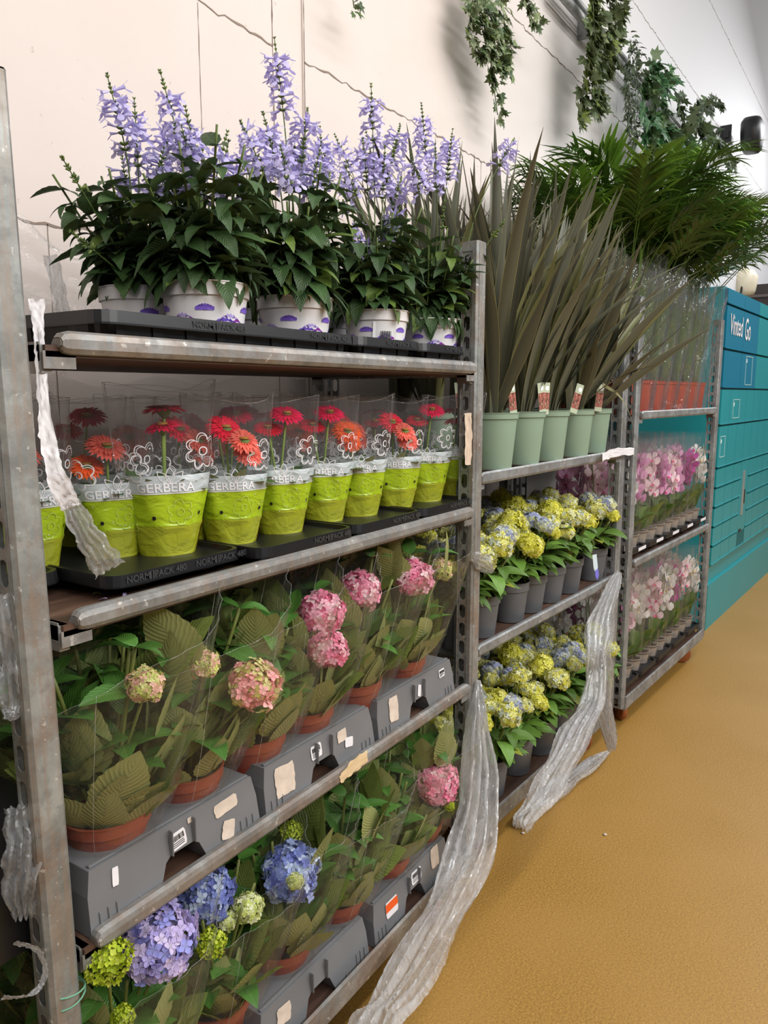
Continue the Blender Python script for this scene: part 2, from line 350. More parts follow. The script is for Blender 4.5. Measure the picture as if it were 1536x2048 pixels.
def wallmat():
    m, nt, o = newmat('painted_wall')
    a = noise(nt, 1.2, 5, .6); c = mixc(nt, ramp(nt, a, (.35, 0.0), (.7, 1.0)), (.665, .578, .525), (.71, .627, .577))
    sp = ramp(nt, noise(nt, 26, 5, .7), (.30, 1.0), (.33, 0.0)); c = mixc(nt, math_(nt, 'MULTIPLY', sp, .5), c, (.42, .33, .28))
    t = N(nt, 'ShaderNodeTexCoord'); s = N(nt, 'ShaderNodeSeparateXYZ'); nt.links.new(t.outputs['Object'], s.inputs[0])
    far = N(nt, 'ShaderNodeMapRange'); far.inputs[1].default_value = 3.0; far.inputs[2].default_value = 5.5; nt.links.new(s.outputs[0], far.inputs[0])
    c = mixc(nt, far.outputs[0], c, (.69, .685, .695))  # cooler light along the far wall, put into its colour
    nt.links.new(pbsdf(nt, c, .62, 0, bump(nt, noise(nt, 40, 5, .6), .12, .004), .3), o.inputs[0]); return m
M['wall'] = wallmat()
M['seam'] = simple('wall_seam', (.53, .47, .42), .9, 0, .4, 60)
def floormat():
    m, nt, o = newmat('ochre_floor')
    a = noise(nt, 170, 3, .6); b = noise(nt, 2.2, 4, .5)
    c = mixc(nt, ramp(nt, a, (.3, 0.0), (.7, 1.0)), (.20, .098, .018), (.43, .245, .047))
    c = mixc(nt, math_(nt, 'MULTIPLY', ramp(nt, b, (.3, 0.0), (.75, 1.0)), .45), c, (.40, .225, .065))
    c = mixc(nt, math_(nt, 'MULTIPLY', ramp(nt, noise(nt, 260, 2), (.68, 0.0), (.72, 1.0)), .5), c, (.75, .55, .3))
    nt.links.new(pbsdf(nt, c, .5, 0, bump(nt, a, .12, .002), .4), o.inputs[0]); return m
M['floor'] = floormat()
# ------------------------------------------------------------------ setting
WY = .70
b = MB(); b.box(-4, 16, -7, WY+.2, -.05, 0); tag(b.build('floor', M['floor'], smooth=False), 'speckled ochre resin floor', kind='structure')
# wall of big panels with vertical strip joint
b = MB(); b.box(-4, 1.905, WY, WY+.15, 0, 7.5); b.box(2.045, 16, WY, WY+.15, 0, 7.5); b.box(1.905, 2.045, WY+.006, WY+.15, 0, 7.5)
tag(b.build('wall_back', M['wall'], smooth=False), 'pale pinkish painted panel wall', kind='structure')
rng = np.random.default_rng(5)
b = MB()
def seam(p0, p1, wd, rough=.004):
    p0 = np.array(p0); p1 = np.array(p1); n = int(np.linalg.norm(p1-p0)/.025)+2
    t = np.linspace(0, 1, n)[:, None]; P = p0+(p1-p0)*t; P[:, 2] += rng.normal(0, rough, n)*(abs(p1[0]-p0[0]) > .1); P[:, 0] += rng.normal(0, rough*.3, n)*(abs(p1[0]-p0[0]) < .1)
    W = wd*rng.uniform(.25, 1.2, n); hz = abs(p1[0]-p0[0]) > .1; up = np.array([0, 0, 1.]) if hz else np.array([1., 0, 0])
    V = np.concatenate([P-up*W[:, None]/2, P+up*W[:, None]/2]); b.add(V, [(i, i+1, n+i+1, n+i) for i in range(n-1)])
ys = WY-.0012
for z in (1.905, 2.56, 3.27, 4.05, 4.9): 
    seam((-3, ys, z), (1.9, ys, z), .006); seam((2.05, ys, z), (14, ys, z), .006)
for x, z0, z1 in ((1.60, 1.905, 2.56), (1.11, 1.3, 1.905), (3.3, 1.905, 2.56), (2.6, 1.2, 1.905), (5.2, 3.27, 4.05), (8.2, 3.27, 4.05)): seam((x, ys, z0), (x, ys, z1), .003, .001)
seam((1.9, ys, 0), (1.9, ys, 7), .006, .0005); seam((2.05, ys, 0), (2.05, ys, 7), .0035, .0005)
tag(b.build('trim_1', M['seam'], smooth=False), 'rough dark joints between wall panels', kind='structure')
# ------------------------------------------------------------------ trolleys
def slot_cells(b, fn, z0, z1, wdt, pitch=.0535, hw=.0095, hh=.0195):
    n = int((z1-z0)/pitch); k = 20
    a = np.linspace(0, 2*PI, k, endpoint=False)+PI/k
    hx = hw*np.cos(a); hz = np.where(np.sin(a) > 0, hh-hw, -(hh-hw))+hw*np.sin(a)
    q = np.maximum(np.abs(np.cos(a)), np.abs(np.sin(a))); ox = np.cos(a)/q*wdt/2; oz = np.sin(a)/q*pitch/2
    for i in range(n):
        zc = z0+(i+.5)*pitch
        V = [fn(x+wdt/2, z+zc) for x, z in zip(np.r_[hx, ox], np.r_[hz, oz])]
        b.add(V, [(j, (j+1) % k, k+(j+1) % k, k+j) for j in range(k)])
        # fill the cell corners
        C = [(0, zc-pitch/2), (wdt, zc-pitch/2), (wdt, zc+pitch/2), (0, zc+pitch/2)]
        for (cx, cz), s1 in zip(C, ((-1, -1), (1, -1), (1, 1), (-1, 1))):
            aa = math.atan2(s1[1], s1[0]) % (2*PI); j = int((aa-PI/k)/(2*PI/k)) % k
            V2 = [fn(ox[j]+wdt/2, oz[j]+zc), fn(ox[(j+1) % k]+wdt/2, oz[(j+1) % k]+zc), fn(cx, cz)]; b.add(V2, [(0, 1, 2)])
def post_mesh(side, back, z0=.13, z1=1.92):
    # side=+1: inner face towards +x ; local x 0..w outside to inside ; back mirrors y
    b = MB(); W = .048; sy = -1 if back else 1
    f = lambda x, y: (x if side > 0 else -x, y*sy)
    def strip(p, q):
        a = f(*p); c = f(*q); b.add([(a[0], a[1], z0), (c[0], c[1], z0), (c[0], c[1], z1), (a[0], a[1], z1)], [(0, 1, 2, 3)])
    strip((.006, 0), (W-.006, 0)); strip((.006, 0), (0, .006)); strip((W-.006, 0), (W, .006)); strip((0, .006), (0, .014)); strip((W, .006), (W, .016))
    n = int((z1-z0)/.0535); zt = z0+n*.0535
    slot_cells(b, lambda x, z: (*f(0, .014+x), z), z0, z1, .026)
    slot_cells(b, lambda x, z: (*f(W, .016+x), z), z0, z1, .030)
    for p, q in (((0, .014), (0, .040)), ((W, .016), (W, .046))):
        a = f(*p); c = f(*q); b.add([(a[0], a[1], zt), (c[0], c[1], zt), (c[0], c[1], z1), (a[0], a[1], z1)], [(0, 1, 2, 3)])
    strip((W, .046), (W-.010, .050)); strip((0, .040), (.012, .040))
    a = f(0, 0); b.add([(*f(0, .006), z1), (*f(.006, 0), z1), (*f(W-.006, 0), z1), (*f(W, .006), z1), (*f(W, .04), z1), (*f(0, .04), z1)], [(0, 1, 2, 3, 4, 5)])
    return b
def trolley(label, loc, rz, L, shelves, mat, rimmat, lean=0, D=.565, flat=False, postmat=None):
    t = empty('plant_trolley', loc, rz, label, 'trolley', None)
    for sx_, px in ((1, 0), (-1, L)):
        for bk in (0, 1):
            o = post_mesh(sx_, bk).build('post', postmat or mat, t, smooth=False); o.location = (px, D if bk else 0, 0)
            md = o.modifiers.new('s', 'SOLIDIFY'); md.thickness = .002
            if lean and sx_ == 1 and not bk: o.rotation_euler = (0, -lean, 0); o.location = (px+.012*0, 0, 0)
    for i, z in enumerate(shelves+[.165]):
        base = i == len(shelves)
        b = MB(); b.box(.052, L-.052, .004, D-.004, z-.028, z-.012); sh = b.build('base_deck' if base else 'shelf', M['board'], t, smooth=False)
        for yy, s in ((0, 1), (D, -1)):
            b = MB()
            # rolled edge profile swept in x, rounded ends
            if base: prof = [(.0, .012), (-.004, .006), (-.004, -.045), (.0, -.052), (.03, -.052), (.03, -.046)]
            elif flat: prof = [(.012, .004), (.0, .006), (-.003, .002), (-.003, -.020), (.0, -.026), (.022, -.026)]
            else: prof = [(.012, .005), (.003, .006), (-.003, .003), (-.005, -.004), (-.005, -.016), (-.001, -.022), (.008, -.024), (.022, -.024)]
            xs = [.072, .077, .087, L-.074, L-.064, L-.058] if not base else [.04, L-.04]
            V = []
            zc = np.mean([p[1] for p in prof])
            for k, x in enumerate(xs):
                q = 1 if base else [.45, .85, 1, 1, .85, .45][k]
                for (py, pz) in prof: V.append((x, yy+s*(py), z+zc+(pz-zc)*q))
            F = [(a*len(prof)+j, (a+1)*len(prof)+j, (a+1)*len(prof)+j+1, a*len(prof)+j+1) for a in range(len(xs)-1) for j in range(len(prof)-1)]
            b.add(V, F)
            for a in (0, len(xs)-1): b.add([V[a*len(prof)+j] for j in range(len(prof))], [tuple(range(len(prof)))])
            o = b.build('edge_rail', rimmat, sh, smooth=False); md = o.modifiers.new('s', 'SOLIDIFY'); md.thickness = .002
        if not base:
            for xx in (.048, L-.064):
                b = MB(); b.box(xx, xx+.016, .01, .05, z-.05, z-.012); b.box(xx, xx+.016, D-.05, D-.01, z-.05, z-.012); b.box(xx, xx+.002, .012, D-.012, z-.034, z-.008)
                b.box(xx-.03 if xx > .1 else xx, xx+.05 if xx < .1 else xx+.016, .004, .006, z-.044, z-.02)
                b.build('hook_plate', rimmat, sh, smooth=False)
    for x in (.19, L-.19):
        for y in (.075, D-.075):
            c = empty('castor', (x, y, 0), .7+x); c.parent = t
            b = MB(); P = [(0, -.014), (.048, -.014), (.055, -.010), (.055, .010), (.048, .014), (0, .014)]
            V0 = MB(); V0.lathe(P, 24); V = np.concatenate(V0.v); V = V[:, [0, 2, 1]]+np.array([0, 0, .055]); b.add(V, V0.f, (1, 1, 1)); b.build('wheel', M['wheel'], c)
            b = MB(); b.box(-.022, .022, -.021, -.017, .04, .112); b.box(-.022, .022, .017, .021, .04, .112); b.box(-.04, .04, -.035, .035, .108, .115); b.tube([(0, -.026, .055), (0, .026, .055)], .008, 8); b.build('fork', M['brass'], c, smooth=False)
    return t
T1 = trolley('steel plant trolley nearest the viewer with worn leaning front post', (.578, 0, 0), 0, 1.372, [1.598, 1.205, .694], M['galv'], M['galv2'], lean=.0125)
T2 = trolley('middle steel plant trolley carrying green pots above grey pots', (1.958, .045, 0), math.radians(-2.9), 1.297, [1.285, .757], M['galv3'], M['galv3'], flat=True)
T3 = trolley('farthest steel plant trolley beside the teal parcel lockers', (3.30, -.045, 0), math.radians(-3.4), 1.357, [1.44, .79], M['galv3'], M['galv3'], flat=True)
T0 = trolley('steel trolley at the left edge wrapped in stretch film', (-.915, .0, 0), 0, 1.372, [1.205, .694], M['galv'], M['galv2'], postmat=M['beige'])
# ------------------------------------------------------------------ pots
def pot_obj(b, r, h, rr, mat_i=0, collar=.018, n=36):
    rb = r*.78
    b.lathe([(0, 0), (rb, 0), (rb+.001, .004), (r-.002, h-collar-.003), (r-.002, h-collar), (rr-.0005, h-collar+.001), (rr, h-.003), (rr+.002, h-.002), (rr+.002, h), (rr-.002, h), (r-.004, h-.012), (r-.006, h-.02)], n, mi=mat_i)
def make_pot(par, mat, r, h, collar=.018):
    b = MB(); pot_obj(b, r, h, r+.003, 0, collar); p = b.build('pot', mat, par, sharp=True)
    b = MB(); q = np.random.default_rng(int(r*1e4)); k = 24
    a = np.arange(k)/k*2*PI
    rings = [(.0, h-.012), (r*.5, h-.013), (r-.005, h-.016)]
    V = [(0, 0, h-.010)]+[(rr*math.cos(x), rr*math.sin(x), z+q.uniform(-.003, .003)) for rr, z in rings[1:] for x in a]
    F = [(0, 1+i, 1+(i+1) % k) for i in range(k)]+[(1+i, 1+k+i, 1+k+(i+1) % k, 1+(i+1) % k) for i in range(k)]
    b.add(V, F); b.build('soil', M['soil'], par); return p
# ------------------------------------------------------------------ leaf clouds
def rnd_unit(r): v = r.normal(size=3); return v/np.linalg.norm(v)
def cols(r, n, base, var=.18, alt=None, pa=0):
    C = np.tile(np.array(base), (n, 1))*r.uniform(1-var, 1+var, (n, 1))
    if alt is not None:
        m = r.random(n) < pa; C[m] = np.array(alt)*r.uniform(.85, 1.15, (m.sum(), 1))
    return C
def inst_leaves(b, temps, P, D, Nn, S, C, r, mi=0):
    P = np.array(P); D = np.array(D); Nn = np.array(Nn); S = np.array(S); k = len(P)
    if k == 0: return
    Fm = frames(D, Nn)*S[:, None, None]; ch = r.integers(0, len(temps), k)
    for i, T in enumerate(temps):
        m = ch == i
        if m.any(): b.inst(T, Fm[m], P[m], np.asarray(C)[m], mi)
# ------------------------------------------------------------------ SALVIA
SL = [leaf_t(.62, bd, .22, 11, .05, 'heart', 5, .012) for bd in (.5, 1.0, 1.5)]
def floret_t():
    b = MB(); n = 5; a = np.arange(n)/n*2*PI
    R = [(.035, 0), (.07, .25), (.10, .55), (.14, .70)]
    V = [(rr*math.cos(x), y, rr*math.sin(x)) for rr, y in R for x in a]
    F = [(i*n+j, i*n+(j+1) % n, (i+1)*n+(j+1) % n, (i+1)*n+j) for i in range(3) for j in range(n)]
    k = len(V); V += [(-.10, .66, .10), (.10, .66, .10), (.07, .98, .20), (-.07, .98, .20), (0, 1.02, .26)]; F += [(k, k+1, k+2, k+3), (k+3, k+2, k+4)]
    k = len(V); V += [(-.10, .66, -.10), (.10, .66, -.10), (.24, .86, -.30), (0, .82, -.20), (-.24, .86, -.30), (.12, 1.0, -.44), (-.12, 1.0, -.44)]; F += [(k, k+1, k+2, k+3), (k, k+3, k+4), (k+3, k+2, k+5, k+6), (k+4, k+3, k+6)]
    return np.array(V), F, np.zeros((len(V), 2))
def calyx_t():
    n = 5; a = np.arange(n)/n*2*PI; R = [(.02, 0), (.16, .25), (.20, .55), (.13, .85), (.03, 1.0)]
    V = [(rr*math.cos(x), y, rr*math.sin(x)) for rr, y in R for x in a]
    return np.array(V), [(i*n+j, i*n+(j+1) % n, (i+1)*n+(j+1) % n, (i+1)*n+j) for i in range(4) for j in range(n)], np.zeros((len(V), 2))
FL, CX = floret_t(), calyx_t()
def spike(par, pts, r, full=1.0, flen=.15):
    """flower spike along pts; the last flen metres carry whorls"""
    P = smooth_path(pts, 40); seg = np.linalg.norm(np.diff(P, axis=0), axis=1); s = np.r_[0, np.cumsum(seg)]; L = s[-1]; flen = min(flen, L*.8)
    b = MB(); cc = np.array([lin((.33, .42, .20))]*40); b.tube(P, np.linspace(.0019, .0009, 40), 5, cc)
    fp, fd, fn, fs, fc = [], [], [], [], []; kp, kd, kn, ks, kc = [], [], [], [], []
    d = L-flen; step = .0115
    while d < L:
        t = (d-(L-flen))/flen; i = min(np.searchsorted(s, d), 39); p = P[i]; tg = P[min(i+1, 39)]-P[max(i-1, 0)]; tg = tg/np.linalg.norm(tg)
        A = np.cross(tg, rnd_unit(r)); A /= np.linalg.norm(A); B = np.cross(tg, A); nf = 6 if t < .8 else 4
        sz = (1-.55*t)
        for j in range(nf):
            th = j/nf*2*PI+r.uniform(-.4, .4); o = A*math.cos(th)+B*math.sin(th); dr = o*.8+tg*(.5+.6*t)
            kp.append(p); kd.append(dr); kn.append(tg+.1); ks.append(.0115*sz*r.uniform(.8, 1.2)); g = r.random()
            kc.append(np.array(lin((.42, .50, .22)) if g < .6 else lin((.30, .38, .24)))*r.uniform(.8, 1.2))
            if t < .72 and r.random() < full*.78:
                o2 = dr/np.linalg.norm(dr); fp.append(p+o2*.006); dd = o*1.0+tg*r.uniform(-.1, .5)+np.array([0, 0, r.uniform(-.35, .1)]); fd.append(dd); fn.append(tg); fs.append(.0275*r.uniform(.75, 1.15))
                q = r.random(); fc.append(np.array(lin((.76, .72, .92)))*(1-q)+np.array(lin((.86, .84, .97)))*q)
        d += step*(1.15-.5*t)
    b.inst(CX, frames(np.array(kd), np.array(kn))*np.array(ks)[:, None, None], kp, kc)
    ob = b.build('flower_spike', M['stem'], par)
    if fp:
        b2 = MB(); b2.inst(FL, frames(np.array(fd), np.array(fn))*np.array(fs)[:, None, None], fp, fc); b2.build('florets', M['petal'], ob)
def salvia(loc, label, spikes, seed, shoots=(), nl=235, R=.15, H=.225, s=1.0, barcode=False):
    t = empty('potted_salvia', loc, 0, label, 'potted plant', 'lilac salvias in white pots on the top shelf'); r = np.random.default_rng(seed); L = np.array(loc)
    pr, ph = .078, .125
    p = make_pot(t, M['whitepot'], pr, ph, .026)
    # purple hill and cloud print wrapped on the pot
    b = MB()
    def patch(th, z, pts, c, off=.0007):
        V = []
        for (x, y) in pts:
            zz = z+y; rr = (pr*.78+.001)+(pr-.002-pr*.78-.001)*(zz-.004)/(ph-.026-.007)+off; a = th+x/rr; V.append((rr*math.cos(a), rr*math.sin(a), zz))
        k = len(V); cen = np.mean(V, axis=0); cen = cen*np.array([1.002, 1.002, 1]); V.append(tuple(cen)); b.add(V, [(i, (i+1) % k, k) for i in range(k)], c)
    def cloud(th, z, w_, h_, c, of):
        top = [(-w_/2+w_*i/27, h_*(.35+.65*math.sin(PI*i/27))*(.78+.22*abs(math.sin(i*.78)))) for i in range(28)]
        patch(th, z, top+[(w_*.5-w_*i/11, -.0015-.0016*abs(math.sin(i*1.4))) for i in range(12)], c, of)
    for q in range(5):
        th = q*2*PI/5+seed
        cloud(th+.12, .050, .050, .020, lin((.78, .70, .95)), .0008); cloud(th, .047, .056, .015, lin((.46, .34, .80)), .0012)
        patch(th+.42, .040, [(-.034, 0), (-.014, .016), (-.004, .022), (.010, .014), (.034, 0)], lin((.62, .26, .68)), .0016)
        cloud(th+.72, .076, .034, .009, lin((.48, .36, .78)), .0012)
    b.build('cloud_print', M['paint'], p)
    if barcode:
        b = MB(); patch(-2.25, .044, [(-.030, 0), (-.030, .052), (.030, .052), (.030, 0)], (.88, .87, .86), .0022); b.build('pot_label', M['paint'], p)
        for i in range(14): b = MB() if i == 0 else b; patch(-2.25, .052, [(-.012+i*.002, 0), (-.012+i*.002, .022), (-.0112+i*.002+.0006*(i % 3), .022), (-.0112+i*.002+.0006*(i % 3), 0)], (.05, .05, .05), .0028)
        b.build('barcode', M['paint'], p)
    # foliage
    P, D, Nn, S = [], [], [], []; stems = []
    ns = 13
    for i in range(ns):
        a = i/ns*2*PI+r.uniform(-.3, .3); rad = R*r.uniform(.35, 1.0); hh = H*r.uniform(.65, 1.1)
        st = bez((.02*math.cos(a), .02*math.sin(a), ph-.01), (rad*.6*math.cos(a), rad*.6*math.sin(a), ph+hh*.5), (rad*math.cos(a), rad*math.sin(a), ph+hh), 9); stems.append(st)
        for j in range(nl//ns//2):
            f = .15+.85*(j+.5)/(nl//ns//2); p0 = st[min(int(f*8), 8)]; aa = a+j*PI/2+r.uniform(-.5, .5)
            for q in (0, PI):
                dd = np.array([math.cos(aa+q), math.sin(aa+q), r.uniform(-.25, .5)])+np.array([math.cos(a), math.sin(a), 0])*.55
                P.append(p0); D.append(dd); Nn.append(np.array([math.cos(aa+q)*.2, math.sin(aa+q)*.2, 1])+r.normal(0, .25, 3)); S.append((.088-.034*f)*r.uniform(.75, 1.25)*(1.15 if f < .5 else 1))
    for a0 in np.arange(0, 2*PI, .24):       # drooping skirt
        a = a0+r.uniform(-.2, .2); rr = pr*1.0
        P.append((rr*.5*math.cos(a), rr*.5*math.sin(a), ph+.03)); D.append((math.cos(a), math.sin(a), r.uniform(-.5, .3))); Nn.append((0, 0, 1)); S.append(r.uniform(.07, .115))
    b = MB(); n = len(P); C = cols(r, n, lin((.25, .36, .20)), .28, lin((.42, .52, .23)), .14)
    inst_leaves(b, SL, P, D, Nn, S, C, r); b.build('foliage', M['leaf_salvia'], t)
    b = MB()
    for st in stems: b.tube(st, .0022, 5, lin((.35, .42, .18)))
    b.build('stem', M['stem'], t)
    for sp in spikes:
        tip = np.array(sp[0])-L; fl = sp[1]; base = np.array([tip[0]*.25, tip[1]*.3, ph+.04]); mid = (base+tip)/2+np.array([-(tip[0]-base[0])*.22, 0, .02])
        spike(t, [base, mid, tip], r, sp[2] if len(sp) > 2 else 1.0, fl)
    for sh in shoots:
        tip = np.array(sh)-L; spike(t, [(0, 0, ph), (tip*.5+np.array([0, 0, ph*.5])), tip], r, 0, .07)
    return t
ZS = 1.594
def A(u, v, Y): return at(u, v, Y)
def extra(cx, cy, n, seed, z0=1.93, z1=2.08, R=.13):
    r = np.random.default_rng(seed); return [((cx+r.uniform(-R, R), cy+r.uniform(-.08, .08), r.uniform(z0, z1)), r.uniform(.08, .13), r.uniform(.6, 1)) for _ in range(n)]
def along(u, Y):  # X on depth Y under pixel column u at eye height
    return at(u, 600, Y)[0]
s1 = (along(285, .28), .28, ZS); s2 = (along(411, .13), .13, ZS); s3 = (along(589, .125), .125, ZS); s4 = (along(752, .13), .13, ZS); s5 = (along(863, .125), .125, ZS)
salvia(s1, 'leftmost lilac salvia in a white pot, set back on the top shelf', [(A(213, 145, .24), .13), (A(268, 195, .26), .12), (A(350, 245, .26), .10)]+extra(s1[0]+.03, s1[1], 4, 1, 1.93, 2.04), 11, [A(122, 312, .2), A(140, 462, .2)])
salvia(s2, 'lilac salvia in the whole white pot with purple mountains, second from left', [(A(319, 138, .15), .15), (A(362, 250, .1), .1), (A(455, 262, .12), .09, .4), (A(405, 290, .12), .08, .2)]+extra(s2[0], s2[1], 4, 2, 1.93, 2.02), 12)
salvia(s3, 'tallest lilac salvia with the highest spike, middle of the top shelf', [(A(549, 78, .10), .13), (A(525, 222, .12), .12), (A(615, 215, .12), .12), (A(590, 270, .15), .12), (A(480, 240, .12), .10), (A(640, 300, .08), .10), (A(560, 290, .05), .08)], 13, H=.25)
salvia(s4, 'lilac salvia in the pot with a printed barcode beside the rightmost one', [(A(742, 170, .12), .12), (A(770, 290, .1), .12), (A(725, 275, .14), .12), (A(800, 250, .16), .13), (A(690, 330, .1), .08, .5)]+extra(s4[0], s4[1], 4, 4, 1.93, 2.06), 14, barcode=True)
salvia(s5, 'rightmost lilac salvia leaning over the trolley post', [(A(843, 208, .10), .14), (A(905, 260, .08), .13), (A(1028, 278, .02), .11), (A(870, 290, .06), .12), (A(820, 300, .05), .12)], 15, [A(1010, 440, .0), A(890, 400, .05)])
sb = [(along(500, .38), .38, ZS), (along(660, .36), .36, ZS), (along(800, .36), .36, ZS)]
for i, p in enumerate(sb):
    salvia(p, 'lilac salvia in the back row of the top shelf, %s from the left' % ORD[i], [(A(640+90*i-150, 290-10*i, .36), .12), (A(700+90*i-150, 255, .36), .12), (A(660+90*i-100, 300, .36), .1)], 30+i, nl=110)
# ------------------------------------------------------------------ black transport trays
def tray_mesh(Lx, Ly, h, feet=True, r=.03, lipw=.012, deep=True):
    b = MB()
    def rr(x0, x1, y0, y1, rad, z, k=5):
        P = []
        for cx, cy, a0 in ((x1-rad, y0+rad, -PI/2), (x1-rad, y1-rad, 0), (x0+rad, y1-rad, PI/2), (x0+rad, y0+rad, PI)):
            for i in range(k): a = a0+i/(k-1)*PI/2; P.append((cx+rad*math.cos(a), cy+rad*math.sin(a), z))
        return P
    lip = .020
    rings = [rr(.002, Lx-.002, .002, Ly-.002, r, h-lip), rr(-.002, Lx+.002, -.002, Ly+.002, r, h-lip-.001), rr(-.002, Lx+.002, -.002, Ly+.002, r, h-lip+.002), rr(0, Lx, 0, Ly, r, h), rr(.006, Lx-.006, .006, Ly-.006, r, h), rr(.008, Lx-.008, .008, Ly-.008, r, h-.008)]
    V = sum(rings, []); n = len(rings[0]); b.add(V, [(i*n+j, i*n+(j+1) % n, (i+1)*n+(j+1) % n, (i+1)*n+j) for i in range(len(rings)-1) for j in range(n)])
    b.add(rings[-1], [tuple(range(n))])
    if h > .05:      # skirt with shallow tapered legs
        q0 = rr(.020, Lx-.020, .014, Ly-.014, r, h-lip+.003); q1 = rr(.026, Lx-.026, .020, Ly-.020, r, .002); b.add(q0+q1, [(j, (j+1) % n, n+(j+1) % n, n+j) for j in range(n)])
        for i in range(int(Lx/.07)): x = .035+i*.07; b.add([(x, .012, h-lip), (x+.022, .012, h-lip), (x+.016, .017, .001), (x+.006, .017, .001)], [(0, 1, 2, 3)])
    # pot cups below
    nx = max(2, round(Lx/.13)); ny = max(2, round(Ly/.13))
    for i in range(nx):
        for j in range(ny):
            cx = (i+.5)*Lx/nx; cy = (j+.5)*Ly/ny; R = min(Lx/nx, Ly/ny)/2*.86
            b.lathe([(R, h-lip+.002), (R*.88, .002), (R*.8, 0), (0, 0)], 14, (cx, cy, 0))
    return b
NP, NPF = text_geo('NORM  PACK 483', .016, .0003)
NP2, NP2F = text_geo('NORM  PACK 480', .016, .0003)
M['emboss'] = simple('embossed_plastic', (.24, .245, .25), .3)
def tray(name, loc, rz, Lx, Ly, h, label, group, txt=None, tx=None):
    b = tray_mesh(Lx, Ly, h); t = empty(name, loc, rz, label, 'tray', group); o = b.build('tray_body', M['blacktray'], t, smooth=False)
    if txt is not None:
        V, F = txt; V = V.copy()
        for x in (tx or [Lx*.3, Lx*.75]):
            b = MB(); W = np.stack([V[:, 0]+x, np.full(len(V), -.0028), V[:, 1]+h-.010], -1); b.add(W, F)
            for sgn in (-.004, .002): b.box(x-.012+sgn, x-.009+sgn, -.0030, -.0024, h-.016, h-.003)
            b.build('embossed_text', M['emboss'], o, smooth=False)
    return t
g = 'black transport trays under the salvias'
tray('pot_tray', (.735, .024, 1.584), 0, .645, .30, .060, 'wide black plastic tray under the left salvias', g, (NP, NPF), [.24, .55])
tray('pot_tray', (1.386, .022, 1.584), 0, .27, .30, .060, 'black plastic tray under the barcoded salvia pot', g, (NP, NPF), [.17])
tray('pot_tray', (1.660, .022, 1.584), 0, .225, .30, .060, 'black plastic tray under the rightmost salvia pot', g, (NP, NPF), [.17])
tray('pot_tray', (.735, .35, 1.584), 0, .645, .2, .060, 'black plastic tray behind the wide one on the top shelf', g)
tray('pot_tray', (1.386, .35, 1.584), 0, .50, .2, .060, 'black plastic tray at the back right of the top shelf', g)
# ------------------------------------------------------------------ GERBERA
GH = .285
def gsurf(u, v, rs=0.0, off=0.0, seed=0):
    """sleeve surface; u in turns (0.75 = facing -y), v height fraction"""
    a = 2*PI*u; z = v*GH
    if v < .40: rx = .047+(.071-.047)*(v/.40); ry = .047+(.062-.047)*(v/.40)
    else:
        q = (v-.40)/.60; rx = .071+.022*q**.9; ry = .062-.012*q
    fold = .0022*math.sin(7*a+seed*1.7+v*6)*min(1, .3+v*1.5)+.0012*math.sin(17*a+seed)*v
    if abs(v-.20) < .012: fold += .0016
    ca, sa = math.cos(a), math.sin(a)
    rr = 1.0/((abs(ca)**2.3+abs(sa)**2.3)**(1/2.3))
    return np.array([(rx+fold+off)*rr*ca, (ry+fold+off)*rr*sa, z])
GL = [leaf_t(.42, bd, .15, 9, .06, 'ovate', 5, .008) for bd in (.8, 1.3)]
def ribbon(b, pts2, wdt, surf, closed=True, c=(1, 1, 1)):
    P = np.array(pts2); k = len(P); T = (np.roll(P, -1, 0)-np.roll(P, 1, 0)) if closed else np.gradient(P, axis=0)
    T /= np.linalg.norm(T, axis=1)[:, None]+1e-9; Nn = np.stack([-T[:, 1], T[:, 0]], -1)
    V = [surf(*(p+n*wdt/2)) for p, n in zip(P, Nn)]+[surf(*(p-n*wdt/2)) for p, n in zip(P, Nn)]
    F = [(i, (i+1) % k, k+(i+1) % k, k+i) for i in range(k if closed else k-1)]; b.add(V, F, c)
def flower_lines(cx, cy, R, np_=7, k=56, ph=0):
    th = np.arange(k)/k*2*PI; rr = R*(.58+.42*np.abs(np.cos(np_*th/2+ph))**.6); return np.stack([cx+rr*np.cos(th), cy+rr*np.sin(th)], -1)
GTX, GTF = text_geo('GERBERA', .021, .0002)
def gerbera_flower(b, c, nrm, R, col, r):
    nrm = np.array(nrm, float); nrm /= np.linalg.norm(nrm)
    T = leaf_t(.22, .5, .3, 5, 0, 'strap', 3)
    for ring, (n, s, el) in enumerate(((26, 1.0, .10), (22, .82, .35), (16, .5, .7))):
        P, D, Nn = [], [], []
        A = np.cross(nrm, [.3, .9, .1]); A /= np.linalg.norm(A); B = np.cross(nrm, A)
        for i in range(n):
            a = (i+ring*.5)/n*2*PI+r.uniform(-.05, .05); o = A*math.cos(a)+B*math.sin(a); P.append(np.array(c)+o*R*.12); D.append(o+nrm*(el+r.uniform(-.08, .08))); Nn.append(nrm)
        C = cols(r, n, col, .12); b.inst(T, frames(np.array(D), np.array(Nn))*R*s, P, C)
    return
